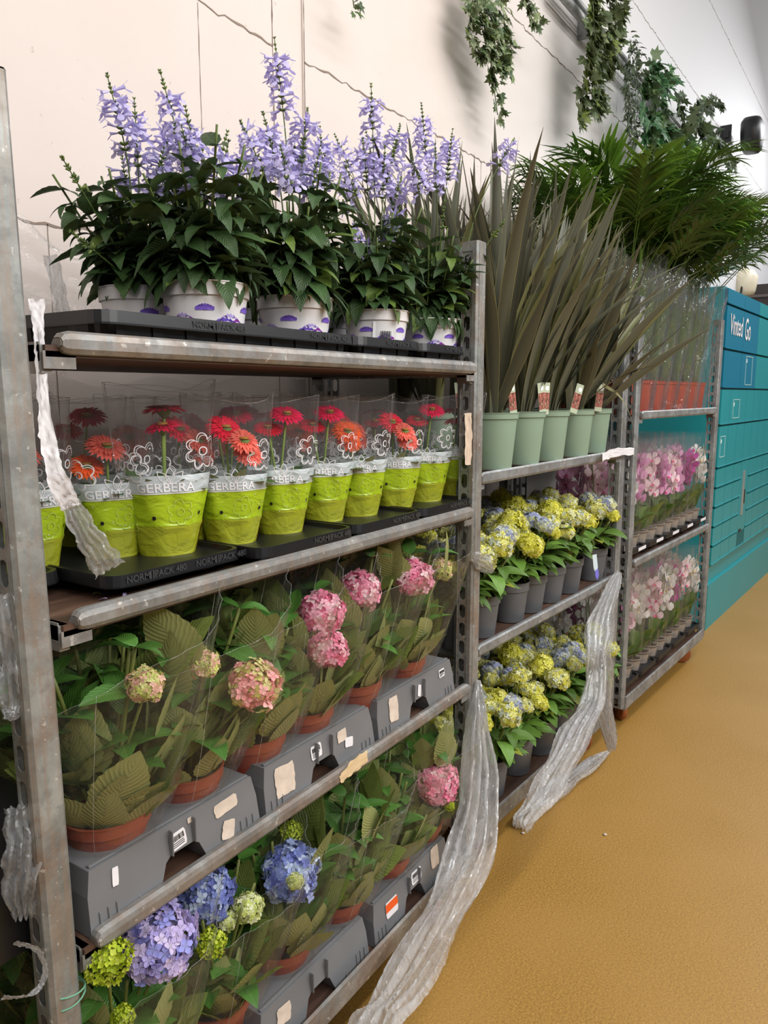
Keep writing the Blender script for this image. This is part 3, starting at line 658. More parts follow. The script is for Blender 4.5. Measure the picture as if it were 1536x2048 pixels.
def gerb_proto(seed, col, col2, tilt, nfl=2, fheight=.235, lean=(0, 0)):
    r = np.random.default_rng(seed); t = empty('potted_gerbera', (0, 0, -50), 0, 'x', 'potted plant', 'gerberas in green printed sleeves')
    b = MB(); pot_obj(b, .043, .085, .045); b.build('pot', M['terracotta'], t); b = MB(); b.disc(.040, .078); b.build('soil', M['soil'], t)
    for k in range(nfl):
        dx, dy = (lean[0], lean[1]) if k == 0 else (lean[0]+r.uniform(-.055, .055), lean[1]+r.uniform(-.03, .03)); fh = fheight-(.028*k)+r.uniform(-.006, .006)
        b = MB(); b.tube(bez((0, 0, .07), (dx*.3, dy*.3, fh*.6), (dx, dy, fh), 10), .0026, 6, lin((.52, .62, .30))); st = b.build('flower_stalk', M['stem'], t)
        nr = np.array([tilt[0]+r.uniform(-.3, .3)*k, tilt[1]+r.uniform(-.3, .2)*k, 1.0])
        b = MB(); gerbera_flower(b, (dx, dy, fh), nr, .036 if k == 0 else .031, col if k == 0 else col2, r); b.lathe([(0, .004), (.008, .005), (.011, .001), (.0, -.002)], 12, (dx, dy, fh+.002), lin((.75, .55, .25)))
        b.lathe([(.003, -.016), (.010, -.008), (.013, .000), (.0, .001)], 10, (dx, dy, fh), lin((.45, .55, .28)))
        b.build('flower_head', M['petal'], st)
    P, D, Nn, S = [], [], [], []
    for i in range(12):
        a = i/12*2*PI+r.uniform(-.2, .2); P.append((.01*math.cos(a), .01*math.sin(a), .08)); D.append((math.cos(a)*.6, math.sin(a)*.45, 1.0)); Nn.append((-math.cos(a), -math.sin(a), .5)); S.append(r.uniform(.08, .12))
    b = MB(); inst_leaves(b, GL, P, D, Nn, S, cols(r, 12, lin((.29, .44, .17)), .2), r); b.build('foliage', M['leaf_hyd'], t)
    # sleeve: printed lower part, clear upper part
    nu = 64; vs = np.linspace(0, .50, 22); b = MB()
    V = [gsurf(i/nu, v, seed=seed) for v in vs for i in range(nu)]; b.add(V, grid_faces(nu, len(vs), True), (1, 1, 1), [(i/nu, v) for v in vs for i in range(nu)])
    sl = b.build('printed_sleeve', M['gsleeve'], t)
    vs = np.linspace(.50, 1.0, 14); b = MB(); V = []
    for v in vs:
        for i in range(nu):
            p = gsurf(i/nu, v, seed=seed); a = 2*PI*i/nu
            p[2] += (v-.5)*2*(.012*abs(math.cos(a))**3+.005*math.sin(3*a+seed)); V.append(p)
    b.add(V, grid_faces(nu, len(vs), True)); o = b.build('clear_sleeve_top', M['sleeve'], t)
    V = np.array(V).reshape(len(vs), nu, 3); b = MB(); b.tube(np.r_[V[-1], V[-1][:1]], .0004, 4)
    for i in (0, nu//2): b.tube(V[:, i]*np.array([1.01, 1, 1]), .0006, 4)
    b.build('film_edge', M['edge'], o)
    # white print: flowers, leaves, band text
    b = MB(); off = .0012
    sf = lambda x, y: gsurf(.75+x/.42, y/GH, off=off, seed=seed)   # x in metres around
    for cx, cy, R, kk in ((.048, .180, .031, 7), (-.060, .158, .027, 6), (-.15, .172, .028, 7), (.155, .160, .027, 6)):
        wd = .0014
        ribbon(b, flower_lines(cx, cy, R, kk, 64, .3*seed), wd, sf); ribbon(b, flower_lines(cx+.001, cy-.001, R*.9, kk, 64, .3*seed+.25), wd*.7, sf); ribbon(b, flower_lines(cx, cy, R*.24, 1, 20)*1.0, wd*1.4, sf)
    for cx, cy in ((-.005, .128), (-.11, .122)):
        for an in (-.7, 0, .7):
            th = np.linspace(0, PI, 12); lx = .006*np.sin(th); ly = .028*th/PI; pts = np.r_[np.stack([lx, ly], -1), np.stack([-lx[::-1], ly[::-1]], -1)]
            R2 = np.array([[math.cos(an), math.sin(an)], [-math.sin(an), math.cos(an)]]); ribbon(b, pts@R2.T+np.array([cx, cy]), .0011, sf)
    for _ in range(26): cx, cy = r.uniform(-.19, .19), r.uniform(.05, .2); ribbon(b, flower_lines(cx, cy, .0008, 1, 8), .0009, sf)
    ribbon(b, np.stack([np.linspace(-.205, .205, 90), np.full(90, .113)], -1), .0018, sf, False)
    b.build('white_print', M['paper'], sl)
    for cx, cy, R in ((.01, .08, .022), (-.09, .06, .022), (.12, .085, .02), (-.17, .07, .02)): b = MB(); ribbon(b, flower_lines(cx, cy, R, 6, 64, seed), .0013, sf, True, lin((.74, .82, .36))); ribbon(b, flower_lines(cx, cy, R*.3, 1, 20), .0013, sf, True, lin((.74, .82, .36))); b.build('pale_print', M['paint'], sl)
    b = MB(); V = [sf(p[0]-.012, p[1]+.122) for p in GTX]; b.add(V, GTF); b.build('band_text', M['paper'], sl)
    for cx, cy in ((.052, .075), (-.035, .072), (.14, .074), (-.13, .07)):
        P = flower_lines(cx, cy, .0038, 1, 14); V = [sf(*p) for p in P]+[sf(cx, cy)]; b = MB(); b.add(V, [(i, (i+1) % 14, 14) for i in range(14)]); b.build('vent_hole', M['black'], sl)
    b = MB(); V = [gsurf(.75+x/.42, y/GH, off=.0014, seed=seed) for y in np.linspace(.004, .055, 6) for x in (.085, .097)]; b.add(V, [(2*i, 2*i+1, 2*i+3, 2*i+2) for i in range(5)], lin((.72, .25, .15))); b.build('red_stripe', M['paint'], sl)
    b = MB(); V = [gsurf(.75+x/.42, y/GH, off=.0014, seed=seed) for y in np.linspace(.055, .13, 6) for x in (.087, .094)]; b.add(V, [(2*i, 2*i+1, 2*i+3, 2*i+2) for i in range(5)], lin((.13, .16, .06))); b.build('dark_slit', M['paint'], sl)
    return t
cr, pk, sal, orr, hot = lin((.72, .05, .22)), lin((.95, .12, .36)), lin((.95, .45, .38)), lin((1, .42, .15)), lin((.92, .10, .25))
gp = [gerb_proto(1, cr, pk, (0, .1), 2, .25, (.005, 0)), gerb_proto(2, hot, sal, (.3, -.9), 3, .235, (-.01, -.02)), gerb_proto(3, orr, orr, (.1, -.9), 2, .215, (-.03, -.02)), gerb_proto(4, pk, hot, (0, -.5), 2, .25, (.02, 0)), gerb_proto(5, sal, orr, (.1, -.7), 2, .2, (0, 0))]
used = set()
def put(protos, k, loc, rz, label, s=1.0, group=None):
    o = protos[k]
    if (id(protos), k) in used: o = copy_tree(o)
    used.add((id(protos), k)); return place(o, loc, rz, label, group, s)
GZ = 1.222
gf = [(335, 1118, 0, 'crimson', 1.08), (463, 1096, 1, 'pink', 1.0), (560, 1074, 3, 'magenta', 1.0), (645, 1050, 3, 'pink', 1.0), (715, 1038, 2, 'orange', 1.0), (787, 1022, 1, 'red', .98), (848, 1008, 3, 'pink', 1.0), (905, 996, 0, 'dark red', 1.0)]
yaws = [.55, .62, .68, .75, .78, .8, .85, .9]
for i, (u, v, k, c, s) in enumerate(gf):
    loc = front(u, v, GZ, .052)
    put(gp, k, loc, -.45-.06*i, '%s gerbera in a green printed sleeve, %s from the left in the front row' % (c, ORD[i]), s)
bk = [(.890, .235, 4), (.738, .26, 4), (.93, .375, 3), (.76, .385, 1), (1.05, .225, 1), (1.19, .23, 3), (1.33, .235, 0), (1.47, .24, 2), (1.61, .24, 1), (1.75, .235, 0), (1.08, .365, 2), (1.23, .37, 1), (1.39, .375, 3), (1.56, .375, 0), (1.72, .37, 2)]
cn = ['crimson', 'pink-red', 'orange', 'magenta', 'salmon']
for i, (x, y, k) in enumerate(bk):
    row = 'second' if y < .3 else 'third'; xs_ = sorted([q[0] for q in bk if (q[1] < .3) == (y < .3)]); j = xs_.index(x)
    put(gp, k, (x, y, GZ), -.3+.4*math.sin(i*2.3), '%s gerbera in a green sleeve, %s from the left in the %s row' % (cn[k], ORD[j], row))
g = 'black transport trays under the gerberas'
for i, (x0, y0, Lx, Ly) in enumerate(((.745, .045, .295, .36), (1.045, .004, .30, .39), (1.355, .006, .28, .39), (1.645, .008, .27, .39))):
    tray('pot_tray', (x0, y0, 1.205), 0, Lx, Ly, .030 if 1 else .05, 'black plastic tray under the %s group of gerberas from the left' % ORD[i], g, (NP2, NP2F), [Lx*.72] if i else [Lx*.3, Lx*.8])
tray('pot_tray', (.60, .16, 1.205), 0, .14, .25, .030, 'small black tray at the left end behind the gerbera post', g)
# ------------------------------------------------------------------ HYDRANGEA heads and leaves
def petal_floret():
    V = [(0, 0, 0)]; F = []; uv = [(0, 0)]
    for q in range(4):
        a = q*PI/2; ca, sa = math.cos(a), math.sin(a)
        for (x, y, z) in ((-.42, .5, .16), (.42, .5, .16), (0, .55, .06), (-.22, .92, .10), (.22, .92, .10), (0, 1.02, .0)):
            V.append((x*ca-y*sa, x*sa+y*ca, z))
        k = 1+q*6; F += [(0, k+1, k+2), (0, k+2, k), (k+1, k+4, k+5, k+2), (k, k+2, k+5, k+3)]
    V.append((0, 0, .12)); return np.array(V), F, np.zeros((len(V), 2))
def bud_floret():
    V = [(0, 0, 0)]; F = []
    for q in range(4):
        a = q*PI/2; ca, sa = math.cos(a), math.sin(a)
        for (x, y, z) in ((-.4, .35, .25), (.4, .35, .25), (0, .75, .55)): V.append((x*ca-y*sa, x*sa+y*ca, z))
        k = 1+q*3; F += [(0, k+1, k+2, k)]
    return np.array(V), F, np.zeros((len(V), 2))
PF, BF = petal_floret(), bud_floret()
PAL = {
 'pink': ([(.97, .62, .74), (.99, .74, .82), (.95, .53, .67), (1.0, .87, .89)], .02, PF),
 'pinkyel': ([(.95, .66, .66), (.86, .84, .50), (.90, .88, .62), (.97, .74, .72)], .3, PF),
 'yelpink': ([(.84, .86, .50), (.88, .89, .60), (.95, .76, .70)], .5, PF),
 'yel': ([(.80, .80, .36), (.86, .86, .48), (.72, .74, .28)], .7, BF),
 'yel2': ([(.93, .92, .42), (.95, .94, .58), (.88, .87, .32)], .5, PF),
 'lime': ([(.76, .82, .22), (.82, .86, .34), (.66, .74, .16)], .9, BF),
 'cream': ([(.90, .92, .68), (.94, .95, .80), (.84, .88, .50)], .25, PF),
 'blue': ([(.56, .62, .90), (.68, .74, .95), (.50, .54, .84), (.80, .86, .97)], .05, PF),
 'lilac': ([(.74, .70, .92), (.82, .76, .94), (.64, .65, .92), (.88, .82, .95)], .02, PF),
 'paleblue': ([(.74, .78, .88), (.88, .90, .86), (.68, .71, .87), (.92, .92, .70)], .3, PF),
 'yelblue': ([(.92, .91, .56), (.94, .94, .74), (.84, .87, .84), (.90, .88, .38)], .4, PF),
}
ICO = None
def hyd_head(par, c, R, kind, r, axis=(0, -.25, 1), n=None, flat=.76, name='flower_head'):
    pal, pb, T = PAL[kind]; R = R*.88; n = int((n or 90)*1.75); axis = np.array(axis, float); axis /= np.linalg.norm(axis)
    i = np.arange(n)+.5; z = 1-i/n*1.55; th = i*2.39996; rr = np.sqrt(np.maximum(0, 1-z*z)); d = np.stack([rr*np.cos(th), rr*np.sin(th), z], -1)
    A = np.cross(axis, [1, .3, .1]); A /= np.linalg.norm(A); B = np.cross(axis, A); M3 = np.stack([A, B, axis], -1)
    bumpy = 1+.07*np.sin(5*th)+r.normal(0, .075, n); Pl = d*R*bumpy[:, None]; Pl[:, 2] *= flat
    P = Pl@M3.T+np.array(c); Dn = d@M3.T+r.normal(0, .36, (n, 3)); tang = np.cross(Dn, r.normal(size=(n, 3)))
    Fm = frames(tang, Dn); s = R*(.32 if T is PF else .27)*r.uniform(.8, 1.2, n)*(math.sqrt(90/n) if T is PF else math.sqrt(120/n))
    C = np.array([lin(pal[j]) for j in r.choice(len(pal), n)])*r.uniform(.82, 1.1, (n, 1)); k = len(T[0])
    CC = np.repeat(C[:, None, :], k, 1); CC[:, 0] *= np.array([.8, .82, .75])
    if T is PF: CC[:, -1] = CC[:, -1]
    b = MB(); mb = r.random(n) < pb
    b.inst(T, (Fm*s[:, None, None]), P, np.clip(CC, 0, 1))
    if T is PF and pb > .1:
        m = mb; Cb = np.array([lin(pal[-1])]*m.sum())*.9; b.inst(BF, (Fm[m]*s[m][:, None, None]*.5), P[m]*1.0+Dn[m]*R*.05, Cb)
    # green core
    k = 10; core = [(.78*R*math.sin(q), -.78*R*flat*math.cos(q)) for q in np.linspace(.6, PI, 6)]
    cb = MB(); cb.lathe(core, 10); V = np.concatenate(cb.v)@M3.T+np.array(c); mc = np.mean([lin(p) for p in pal], axis=0)*.5; b.add(V, cb.f, mc*np.array([.9, 1, .8]))
    o = b.build(name, M['petal'], par); return o
HL = [leaf_t(.66, bd, .18, 17, .035, 'ovate', 7, .010) for bd in (.35, .8, 1.3)]
HL2 = [leaf_t(.66, bd, .18, 9, .03, 'ovate', 5, .010) for bd in (.5, .9, 1.4)]
HLU = [leaf_t(.84, bd, .10, 17, .035, 'ovate', 7, .008) for bd in (-.45, -.15, .2)]
def cone_sleeve(par, r0, r1, z0, z1, tilt, phase, r, drop=.4, name='plastic_sleeve', mat=None, ell=1.0):
    nu, nv = 72, 20; V = []
    for j in range(nv):
        t = j/(nv-1)
        for i in range(nu):
            a = i/nu*2*PI; top = z1+tilt*math.cos(a-phase)+.02*abs(math.sin(2*a+phase)); z = z0+(top-z0)*t
            rad = r0+(r1-r0)*(t**.62); rad += (.0025+.0055*t)*math.sin(9*a+3*math.sin(2*a+phase)+2.2*t)+.003*t*math.sin(23*a+5*t)
            if t < .12: rad -= .003*math.sin(t/.12*PI)
            V.append((rad*math.cos(a)*ell+.035*t, rad*math.sin(a)-.02*t, z))
    b = MB(); b.add(V, grid_faces(nu, nv, True)); o = b.build(name, mat or M['sleeve_hyd'], par)
    V = np.array(V).reshape(nv, nu, 3); b = MB(); b.tube(np.r_[V[-1], V[-1][:1]], .0003, 4); i = int((phase % (2*PI))/(2*PI)*nu); b.tube(V[:, i]*1.004, .0006, 4); b.tube(V[:, (i+nu//3*2) % nu]*1.004, .0004, 4); b.build('film_edge', M['edge'], o); return o
ALLH = [(at(u, v, y), q) for u, v, y, q in ((291, 1368, .0, .028), (510, 1368, -.035, .038), (408, 1328, .02, .024), (643, 1225, .06, .045), (655, 1297, .02, .038), (722, 1178, .06, .042), (826, 1155, .03, .046), (882, 1138, .05, .028),
        (318, 1880, .03, .06), (214, 1918, 0, .034), (410, 1788, .1, .055), (496, 1815, .05, .03), (422, 1887, .01, .025), (583, 1742, .05, .052), (583, 1664, .1, .024), (875, 1565, .02, .05), (898, 1611, -.01, .014))]
def hydrangea(loc, label, heads, seed, group, potmat='terracotta', pr=.071, ph=.080, H=.24, R=.15, sleeve=True, nst=7, lean=(0, 0), leafcol=(.30, .48, .20), hi=True, cat='potted plant'):
    t = empty('potted_hydrangea', loc, 0, label, cat, group); r = np.random.default_rng(seed)
    make_pot(t, M[potmat], pr, ph, .022 if potmat == 'terracotta' else .03)
    P, D, Nn, S = [], [], [], []; b = MB(); T = HL if hi else HL2
    for i in range(nst):
        a = i/nst*2*PI+r.uniform(-.3, .3); rad = R*(r.uniform(.30, .75)); hh = H*r.uniform(.72, 1.0)
        st = bez((.02*math.cos(a), .02*math.sin(a), ph-.01), (rad*.5*math.cos(a), rad*.5*math.sin(a), ph+hh*.45), (rad*math.cos(a)+lean[0]*.6, rad*math.sin(a)+lean[1]*.6, ph+hh), 9); b.tube(st, .0035, 6, lin((.42, .45, .22)))
        for j in range(5):
            f = .25+.75*j/4; p0 = st[int(f*8)]; aa = a+j*PI/2+r.uniform(-.3, .3)
            for q in (0, PI):
                o = np.array([math.cos(aa+q), math.sin(aa+q), 0]); out = np.array([math.cos(a), math.sin(a), 0])
                P.append(p0); up = (.95 if f < .75 else .45) if sleeve else (.35 if f < .9 else .6); D.append(o*(.6 if sleeve and f < .75 else 1)+out*.35+np.array([0, 0, up])); Nn.append(np.array([0, 0, 1])-o*.2+r.normal(0, .15, 3)); S.append((.115-.045*f**3)*r.uniform(.85, 1.2))
    b.build('stem', M['stem'], t)
    n = len(P); C = cols(r, n, lin(leafcol), .22, tuple(x*1.5 for x in lin(leafcol)), .15)
    def clear(P, D, Nn, S, C):
        hw = [(np.array(h[0]), h[1]) for h in heads]+([(np.array(p)-np.array(loc), q) for p, q in ALLH] if sleeve else [])
        if not hw or not len(P): return P, D, Nn, S, C
        P, D, Nn, S = map(np.array, (P, D, Nn, S)); mid = P+D/np.linalg.norm(D, axis=1)[:, None]*S[:, None]*.6; tip = P+D/np.linalg.norm(D, axis=1)[:, None]*S[:, None]*.95; ok = np.ones(len(P), bool); 
        for hd in hw:
            o = CAM-(hd[0]+np.array(loc)) if loc[2] > 0 else np.array([-.6, -.76, .22]); o = o/np.linalg.norm(o)
            for q in (mid, tip):
                wv = q-np.array(hd[0]); tt = wv@o; ok &= ~((tt > -.01) & (tt < .5) & (np.linalg.norm(wv-tt[:, None]*o, axis=1) < hd[1]*.9+.022)) & (np.linalg.norm(wv, axis=1) > hd[1]*.95)
        return P[ok], D[ok], Nn[ok], S[ok], C[ok]
    b = MB(); inst_leaves(b, T, *clear(P, D, Nn, S, C), r)
    if sleeve:
        P, D, Nn, S = [], [], [], []
        for k in range(66):     # leaves folded up against the sleeve
            a = k*2.399+r.uniform(-.2, .2); f = r.uniform(0, .68) if k < 34 else r.uniform(-.12, .12); sl = (R-pr)/H
            rr = (pr*.72+(R-pr)*f)*(.97 if k % 2 else .80); rr += .02*(k >= 34); P.append((rr*math.cos(a)+.03*max(f, 0), rr*math.sin(a)-.02*max(f, 0), ph+.015+H*f)); o = np.array([math.cos(a), math.sin(a), 0]); tn = np.array([-math.sin(a), math.cos(a), 0])
            D.append(o*(sl*1.02+.5*(k >= 34))+np.array([0, 0, 1])+tn*r.uniform(-.9, .9)); Nn.append(-o+np.array([0, 0, .45])+r.normal(0, .08, 3)); S.append(r.uniform(.095, .155))
        C = cols(r, 66, lin((.56, .62, .33)), .2); inst_leaves(b, HLU, *clear(P, D, Nn, S, C), r)
    else:
        P, D, Nn, S = [], [], [], []
        for k in range(16):
            a = k*2.399; P.append((.03*math.cos(a), .03*math.sin(a), ph+.03+.02*r.random())); D.append((math.cos(a), math.sin(a), .25)); Nn.append((0, 0, 1)); S.append(r.uniform(.07, .11))
        inst_leaves(b, T, P, D, Nn, S, cols(r, 16, lin((.36, .50, .18)), .2, lin((.62, .66, .25)), .2), r)
    b.build('foliage', M['leaf_hyd'], t)
    for hd in heads:
        c, rr, kd = hd[:3]; hyd_head(t, c, rr, kd, r, hd[3] if len(hd) > 3 else (0, -.3, 1), hd[4] if len(hd) > 4 else None)
        sb = MB(); sb.tube(bez((0, 0, ph), (c[0]*.5, c[1]*.5, c[2]*.5+ph*.4), (c[0], c[1], c[2]-rr*.3), 6), .003, 6, lin((.42, .46, .22))); sb.build('flower_stalk', M['stem'], t)
    if sleeve:
        cone_sleeve(t, pr+.006, R*1.06, ph*.45, ph+H*.93, .075, r.uniform(-.6, .3), r)
    return t
def HD(loc, u, v, Y, rr, kd, ax=(-.3, -.6, 1), n=None): p = at(u, v, Y)-np.array(loc); return (tuple(p), rr, kd, ax, n)
# --- third shelf of trolley 1: on grey crates
CZ = .694; CT = CZ+.105
gH3 = 'sleeved hydrangeas on the middle shelf of the near trolley'
h3 = [(.750, .100), (.925, .105), (1.105, .105), (1.27, .105), (1.465, .105), (1.67, .10)]
L3 = [(x, y, CT-.048) for x, y in h3]
hydrangea(L3[0], 'sleeved hydrangea with one small yellow-green bud cluster, next to the leaning post', [HD(L3[0], 291, 1368, .0, .030, 'yelpink')], 101, gH3, H=.30, R=.16)
hydrangea(L3[1], 'sleeved hydrangea with a loose yellow and pink flower cluster', [HD(L3[1], 510, 1368, -.035, .047, 'pinkyel', (-.3, -.8, .8), 60), HD(L3[1], 408, 1328, .02, .028, 'yelpink')], 102, gH3, H=.30, R=.16)
hydrangea(L3[2], 'sleeved hydrangea with rosy pink head above dark leaves, third from the left', [HD(L3[2], 643, 1225, .06, .052, 'pink')], 103, gH3, H=.29, R=.15)
hydrangea(L3[3], 'sleeved hydrangea with one bright pink head low behind its film', [HD(L3[3], 655, 1297, .02, .046, 'pink', (-.3, -.5, 1))], 104, gH3, H=.25, R=.14)
hydrangea(L3[4], 'sleeved hydrangea with a pink head half behind big leaves, second from the far post', [HD(L3[4], 722, 1178, .06, .050, 'pink'), HD(L3[4], 757, 1160, .12, .03, 'pinkyel')], 105, gH3, H=.31, R=.16)
hydrangea(L3[5], 'sleeved hydrangea with a large pink and a cream head next to the far post', [HD(L3[5], 826, 1155, .03, .054, 'pink', (-.4, -.5, 1), 120), HD(L3[5], 882, 1138, .05, .034, 'yelpink')], 106, gH3, H=.30, R=.15)
r0 = np.random.default_rng(9)
bk3 = [(.72, .30, []), (.92, .31, [(500, 1212, .3, .03, 'pink')]), (1.12, .32, [(445, 1235, .4, .02, 'pink')]), (1.34, .33, [(706, 1130, .33, .038, 'pink')]), (1.56, .33, [(750, 1098, .36, .03, 'yel')]), (1.76, .32, [(850, 1080, .40, .045, 'yel'), (880, 1060, .4, .04, 'yel')])]
for i, (x, y, hs) in enumerate(bk3):
    l = (x, y, CT-.048); hydrangea(l, 'sleeved hydrangea, back row of the middle shelf, %s from left' % ORD[i], [HD(l, a, b_, c, d, e) for a, b_, c, d, e in hs], 120+i, gH3, H=.35, R=.16, hi=i in (1, 2), nst=8)
# --- base of trolley 1
BZ = .165; BT = BZ+.105
gH4 = 'sleeved hydrangeas on the bottom deck of the near trolley'
h4 = [(.745, .105), (.985, .112), (1.185, .11), (1.385, .105), (1.595, .10), (1.78, .105)]
L4 = [(x, y, BT-.048) for x, y in h4]
hydrangea(L4[0], 'sleeved hydrangea with a big lilac-blue head and a lime cluster, bottom left', [HD(L4[0], 318, 1880, .03, .066, 'lilac', (-.4, -.8, .7), 130), HD(L4[0], 214, 1918, .0, .036, 'lime', (-.4, -.7, .7)), HD(L4[0], 245, 2035, .02, .02, 'lime')], 201, gH4, H=.275, R=.15)
hydrangea(L4[1], 'sleeved hydrangea with blue head, cream head and small lime bud', [HD(L4[1], 410, 1788, .10, .058, 'blue', (-.4, -.7, .8), 130), HD(L4[1], 496, 1815, .05, .032, 'cream'), HD(L4[1], 422, 1887, .01, .027, 'lime'), HD(L4[1], 457, 1842, .07, .02, 'cream')], 202, gH4, H=.275, R=.155)
hydrangea(L4[2], 'sleeved hydrangea with one round periwinkle-blue head', [HD(L4[2], 583, 1742, .05, .064, 'blue', (-.4, -.7, .8), 130), HD(L4[2], 590, 1762, -.0, .018, 'cream')], 203, gH4, H=.27, R=.145)
hydrangea(L4[3], 'sleeved hydrangea of dark leaves with a small lime bud on the bottom deck', [HD(L4[3], 583, 1664, .10, .026, 'lime'), HD(L4[3], 640, 1640, .14, .02, 'yel')], 204, gH4, H=.275, R=.15)
hydrangea(L4[4], 'sleeved hydrangea with a large bright pink head on the bottom deck', [HD(L4[4], 875, 1565, .02, .062, 'pink', (-.5, -.6, .8), 120), HD(L4[4], 898, 1611, -.01, .016, 'lime'), HD(L4[4], 805, 1530, .12, .03, 'pink')], 205, gH4, H=.275, R=.15)
hydrangea(L4[5], 'sleeved hydrangea of green leaves beside the far post on the bottom deck', [], 206, gH4, H=.28, R=.14)
for i, (x, y, hs) in enumerate([(.78, .32, [(470, 1700, .3, .04, 'blue')]), (1.0, .33, [(455, 1715, .3, .03, 'blue')]), (1.22, .33, [(625, 1650, .35, .03, 'paleblue')]), (1.44, .33, [(770, 1520, .33, .022, 'pinkyel')]), (1.66, .32, [(880, 1440, .38, .04, 'yel')])]):
    l = (x, y, BT-.048); hydrangea(l, 'sleeved hydrangea, back row of the bottom deck, %s from left' % ORD[i], [HD(l, a, b_, c, d, e) for a, b_, c, d, e in hs], 220+i, gH4, H=.33, R=.15, hi=False, nst=8)
# one plant on the left-edge trolley
for i, (x, z) in enumerate(((.36, CT), (.34, BT))):
    hydrangea((x, .20, z), 'leafy hydrangea behind the film at the left edge, on the %s' % ('middle shelf', 'bottom deck')[i], [((.05, -.06, .2), .03, 'lime')] if i else [], 240+i, 'hydrangeas at the left edge', H=.24, R=.16)
# ------------------------------------------------------------------ grey crates
def crate_mesh(Lx=.385, Ly=.54, h=.105):
    b = MB(); sl = .012; th = .1
    leg = .135
    # front silhouette: deck + 2 legs with arch
    def prof(y, ins):
        return [(ins, y, h), (Lx-ins, y, h), (Lx-ins*.3, y, h*.62), (Lx-.001, y, 0), (Lx-leg, y, 0), (Lx-leg-.006, y, .012), (Lx-leg-.02, y, .044), (Lx-leg-.032, y, .052), (leg+.032, y, .052), (leg+.02, y, .044), (leg+.006, y, .012), (leg, y, 0), (.001, y, 0), (ins*.3, y, h*.62)]
    y0 = prof(0, sl); y0 = [(x, (z/h)*.014, z) for x, _, z in y0]; y1 = [(x, Ly-(z/h)*.014, z) for x, _, z in y0]; n = len(y0)
    b.add(y0, [tuple(range(n))]); b.add(y1, [tuple(range(n-1, -1, -1))]); b.add(y0+y1, [(i, (i+1) % n, n+(i+1) % n, n+i) for i in range(n)])
    # raised lip + ribs
    b.box(sl+.004, Lx-sl-.004, .018, .026, h, h+.004); b.box(sl+.004, Lx-sl-.004, Ly-.026, Ly-.018, h, h+.004)
    for x in (.02, .036, .052, Lx-.02, Lx-.036, Lx-.052, .095, Lx-.095):
        hh = .036 if abs(x-Lx/2) > .11 else .022
        V = [(x-.0025, -.004, 0), (x+.0025, -.004, 0), (x+.0025, .010, 0), (x-.0025, .010, 0), (x-.0015, .002, hh), (x+.0015, .002, hh), (x+.0015, .012, hh), (x-.0015, .012, hh)]
        b.add(V, [(0, 3, 2, 1), (4, 5, 6, 7), (0, 1, 5, 4), (1, 2, 6, 5), (2, 3, 7, 6), (3, 0, 4, 7)])
    b.box(leg+.030, leg+.033, -.001, .01, .052, h-.006); b.box(Lx-leg-.033, Lx-leg-.03, -.001, .01, .052, h-.006)
    return b
def sticker(par, x, z, w_, h_, kind, rot=0, seed=0, name='sticker'):
    r = np.random.default_rng(seed+int(x*1000)); t = empty(name, (x, (z/.105)*.014-.0022, z)); t.parent = par; t.rotation_euler = (math.radians(-7.6), rot, 0)
    k = 22; a = np.arange(k)/k*2*PI; q = np.maximum(np.abs(np.cos(a)), np.abs(np.sin(a)))
    V = []; jag = .10 if kind == 'torn' else .01
    for x_ in a:
        qq = max(abs(math.cos(x_)), abs(math.sin(x_))); m = 1-jag*r.random(); V.append((math.cos(x_)/qq*w_/2*m, 0, math.sin(x_)/qq*h_/2*m))
    b = MB(); b.add(V+[(v[0], .0006, v[2]) for v in V], [tuple(range(k-1, -1, -1))]+[(i, (i+1) % k, k+(i+1) % k, k+i) for i in range(k)])
    b.build('sticker_sheet', M['torn'] if kind == 'torn' else M['paper'], t, smooth=False)
    if kind == 'bar':
        b = MB(); xx = -w_*.38
        while xx < w_*.38:
            ww = r.choice([.0006, .001, .0016]); b.box(xx, xx+ww, -.0006, -.0003, h_*.0, h_*.32, (.02, .02, .02)); xx += ww+r.choice([.0006, .0012])
        for j in range(3): b.box(-w_*.38, w_*r.uniform(0, .38), -.0006, -.0003, -h_*(.10+.11*j)-.0008, -h_*(.10+.11*j)+.0006, (.05, .05, .05))
        b.build('barcode', M['paint'], t, smooth=False)
    if kind == 'orange':
        b = MB(); b.box(-w_*.5, w_*.5, -.0006, -.0003, -h_*.1, h_*.4, lin((.90, .35, .12))); b.build('orange_panel', M['paint'], t, smooth=False)
    if kind == 'tear':
        b = MB(); b.add([(-w_*.4, -.0006, -h_*.4), (w_*.3, -.0006, -h_*.2), (-w_*.1, -.0006, h_*.4)], [(0, 1, 2)], (.06, .06, .06)); b.build('print', M['paint'], t, smooth=False)
def crate(loc, label, group, stickers):
    t = empty('plastic_crate', loc, 0, label, 'crate', group); c = crate_mesh().build('crate_body', M['greycrate'], t, smooth=False)
    md = c.modifiers.new('b', 'BEVEL'); md.width = .0025; md.segments = 2
    for i, s in enumerate(stickers): sticker(t, *s, seed=i)
    return t
gc = 'grey plastic crates under the sleeved hydrangeas'
crate((.648, .012, CZ-.011), 'grey crate nearest the post on the middle shelf, barcode label by its arch', gc, [(.185, .072, .034, .030, 'bar', -.1), (.30, .080, .060, .026, 'torn', -.1), (.30, .035, .034, .036, 'torn', .3), (.055, .075, .012, .030, 'paper', .1), (.215, .093, .012, .010, 'torn')])
crate((1.048, .012, CZ-.011), 'grey crate with a big torn white sticker, middle of the middle shelf', gc, [(.065, .060, .062, .064, 'torn', .03), (.17, .078, .036, .030, 'bar', -.05), (.262, .078, .034, .028, 'torn'), (.285, .055, .030, .022, 'paper', .2)])
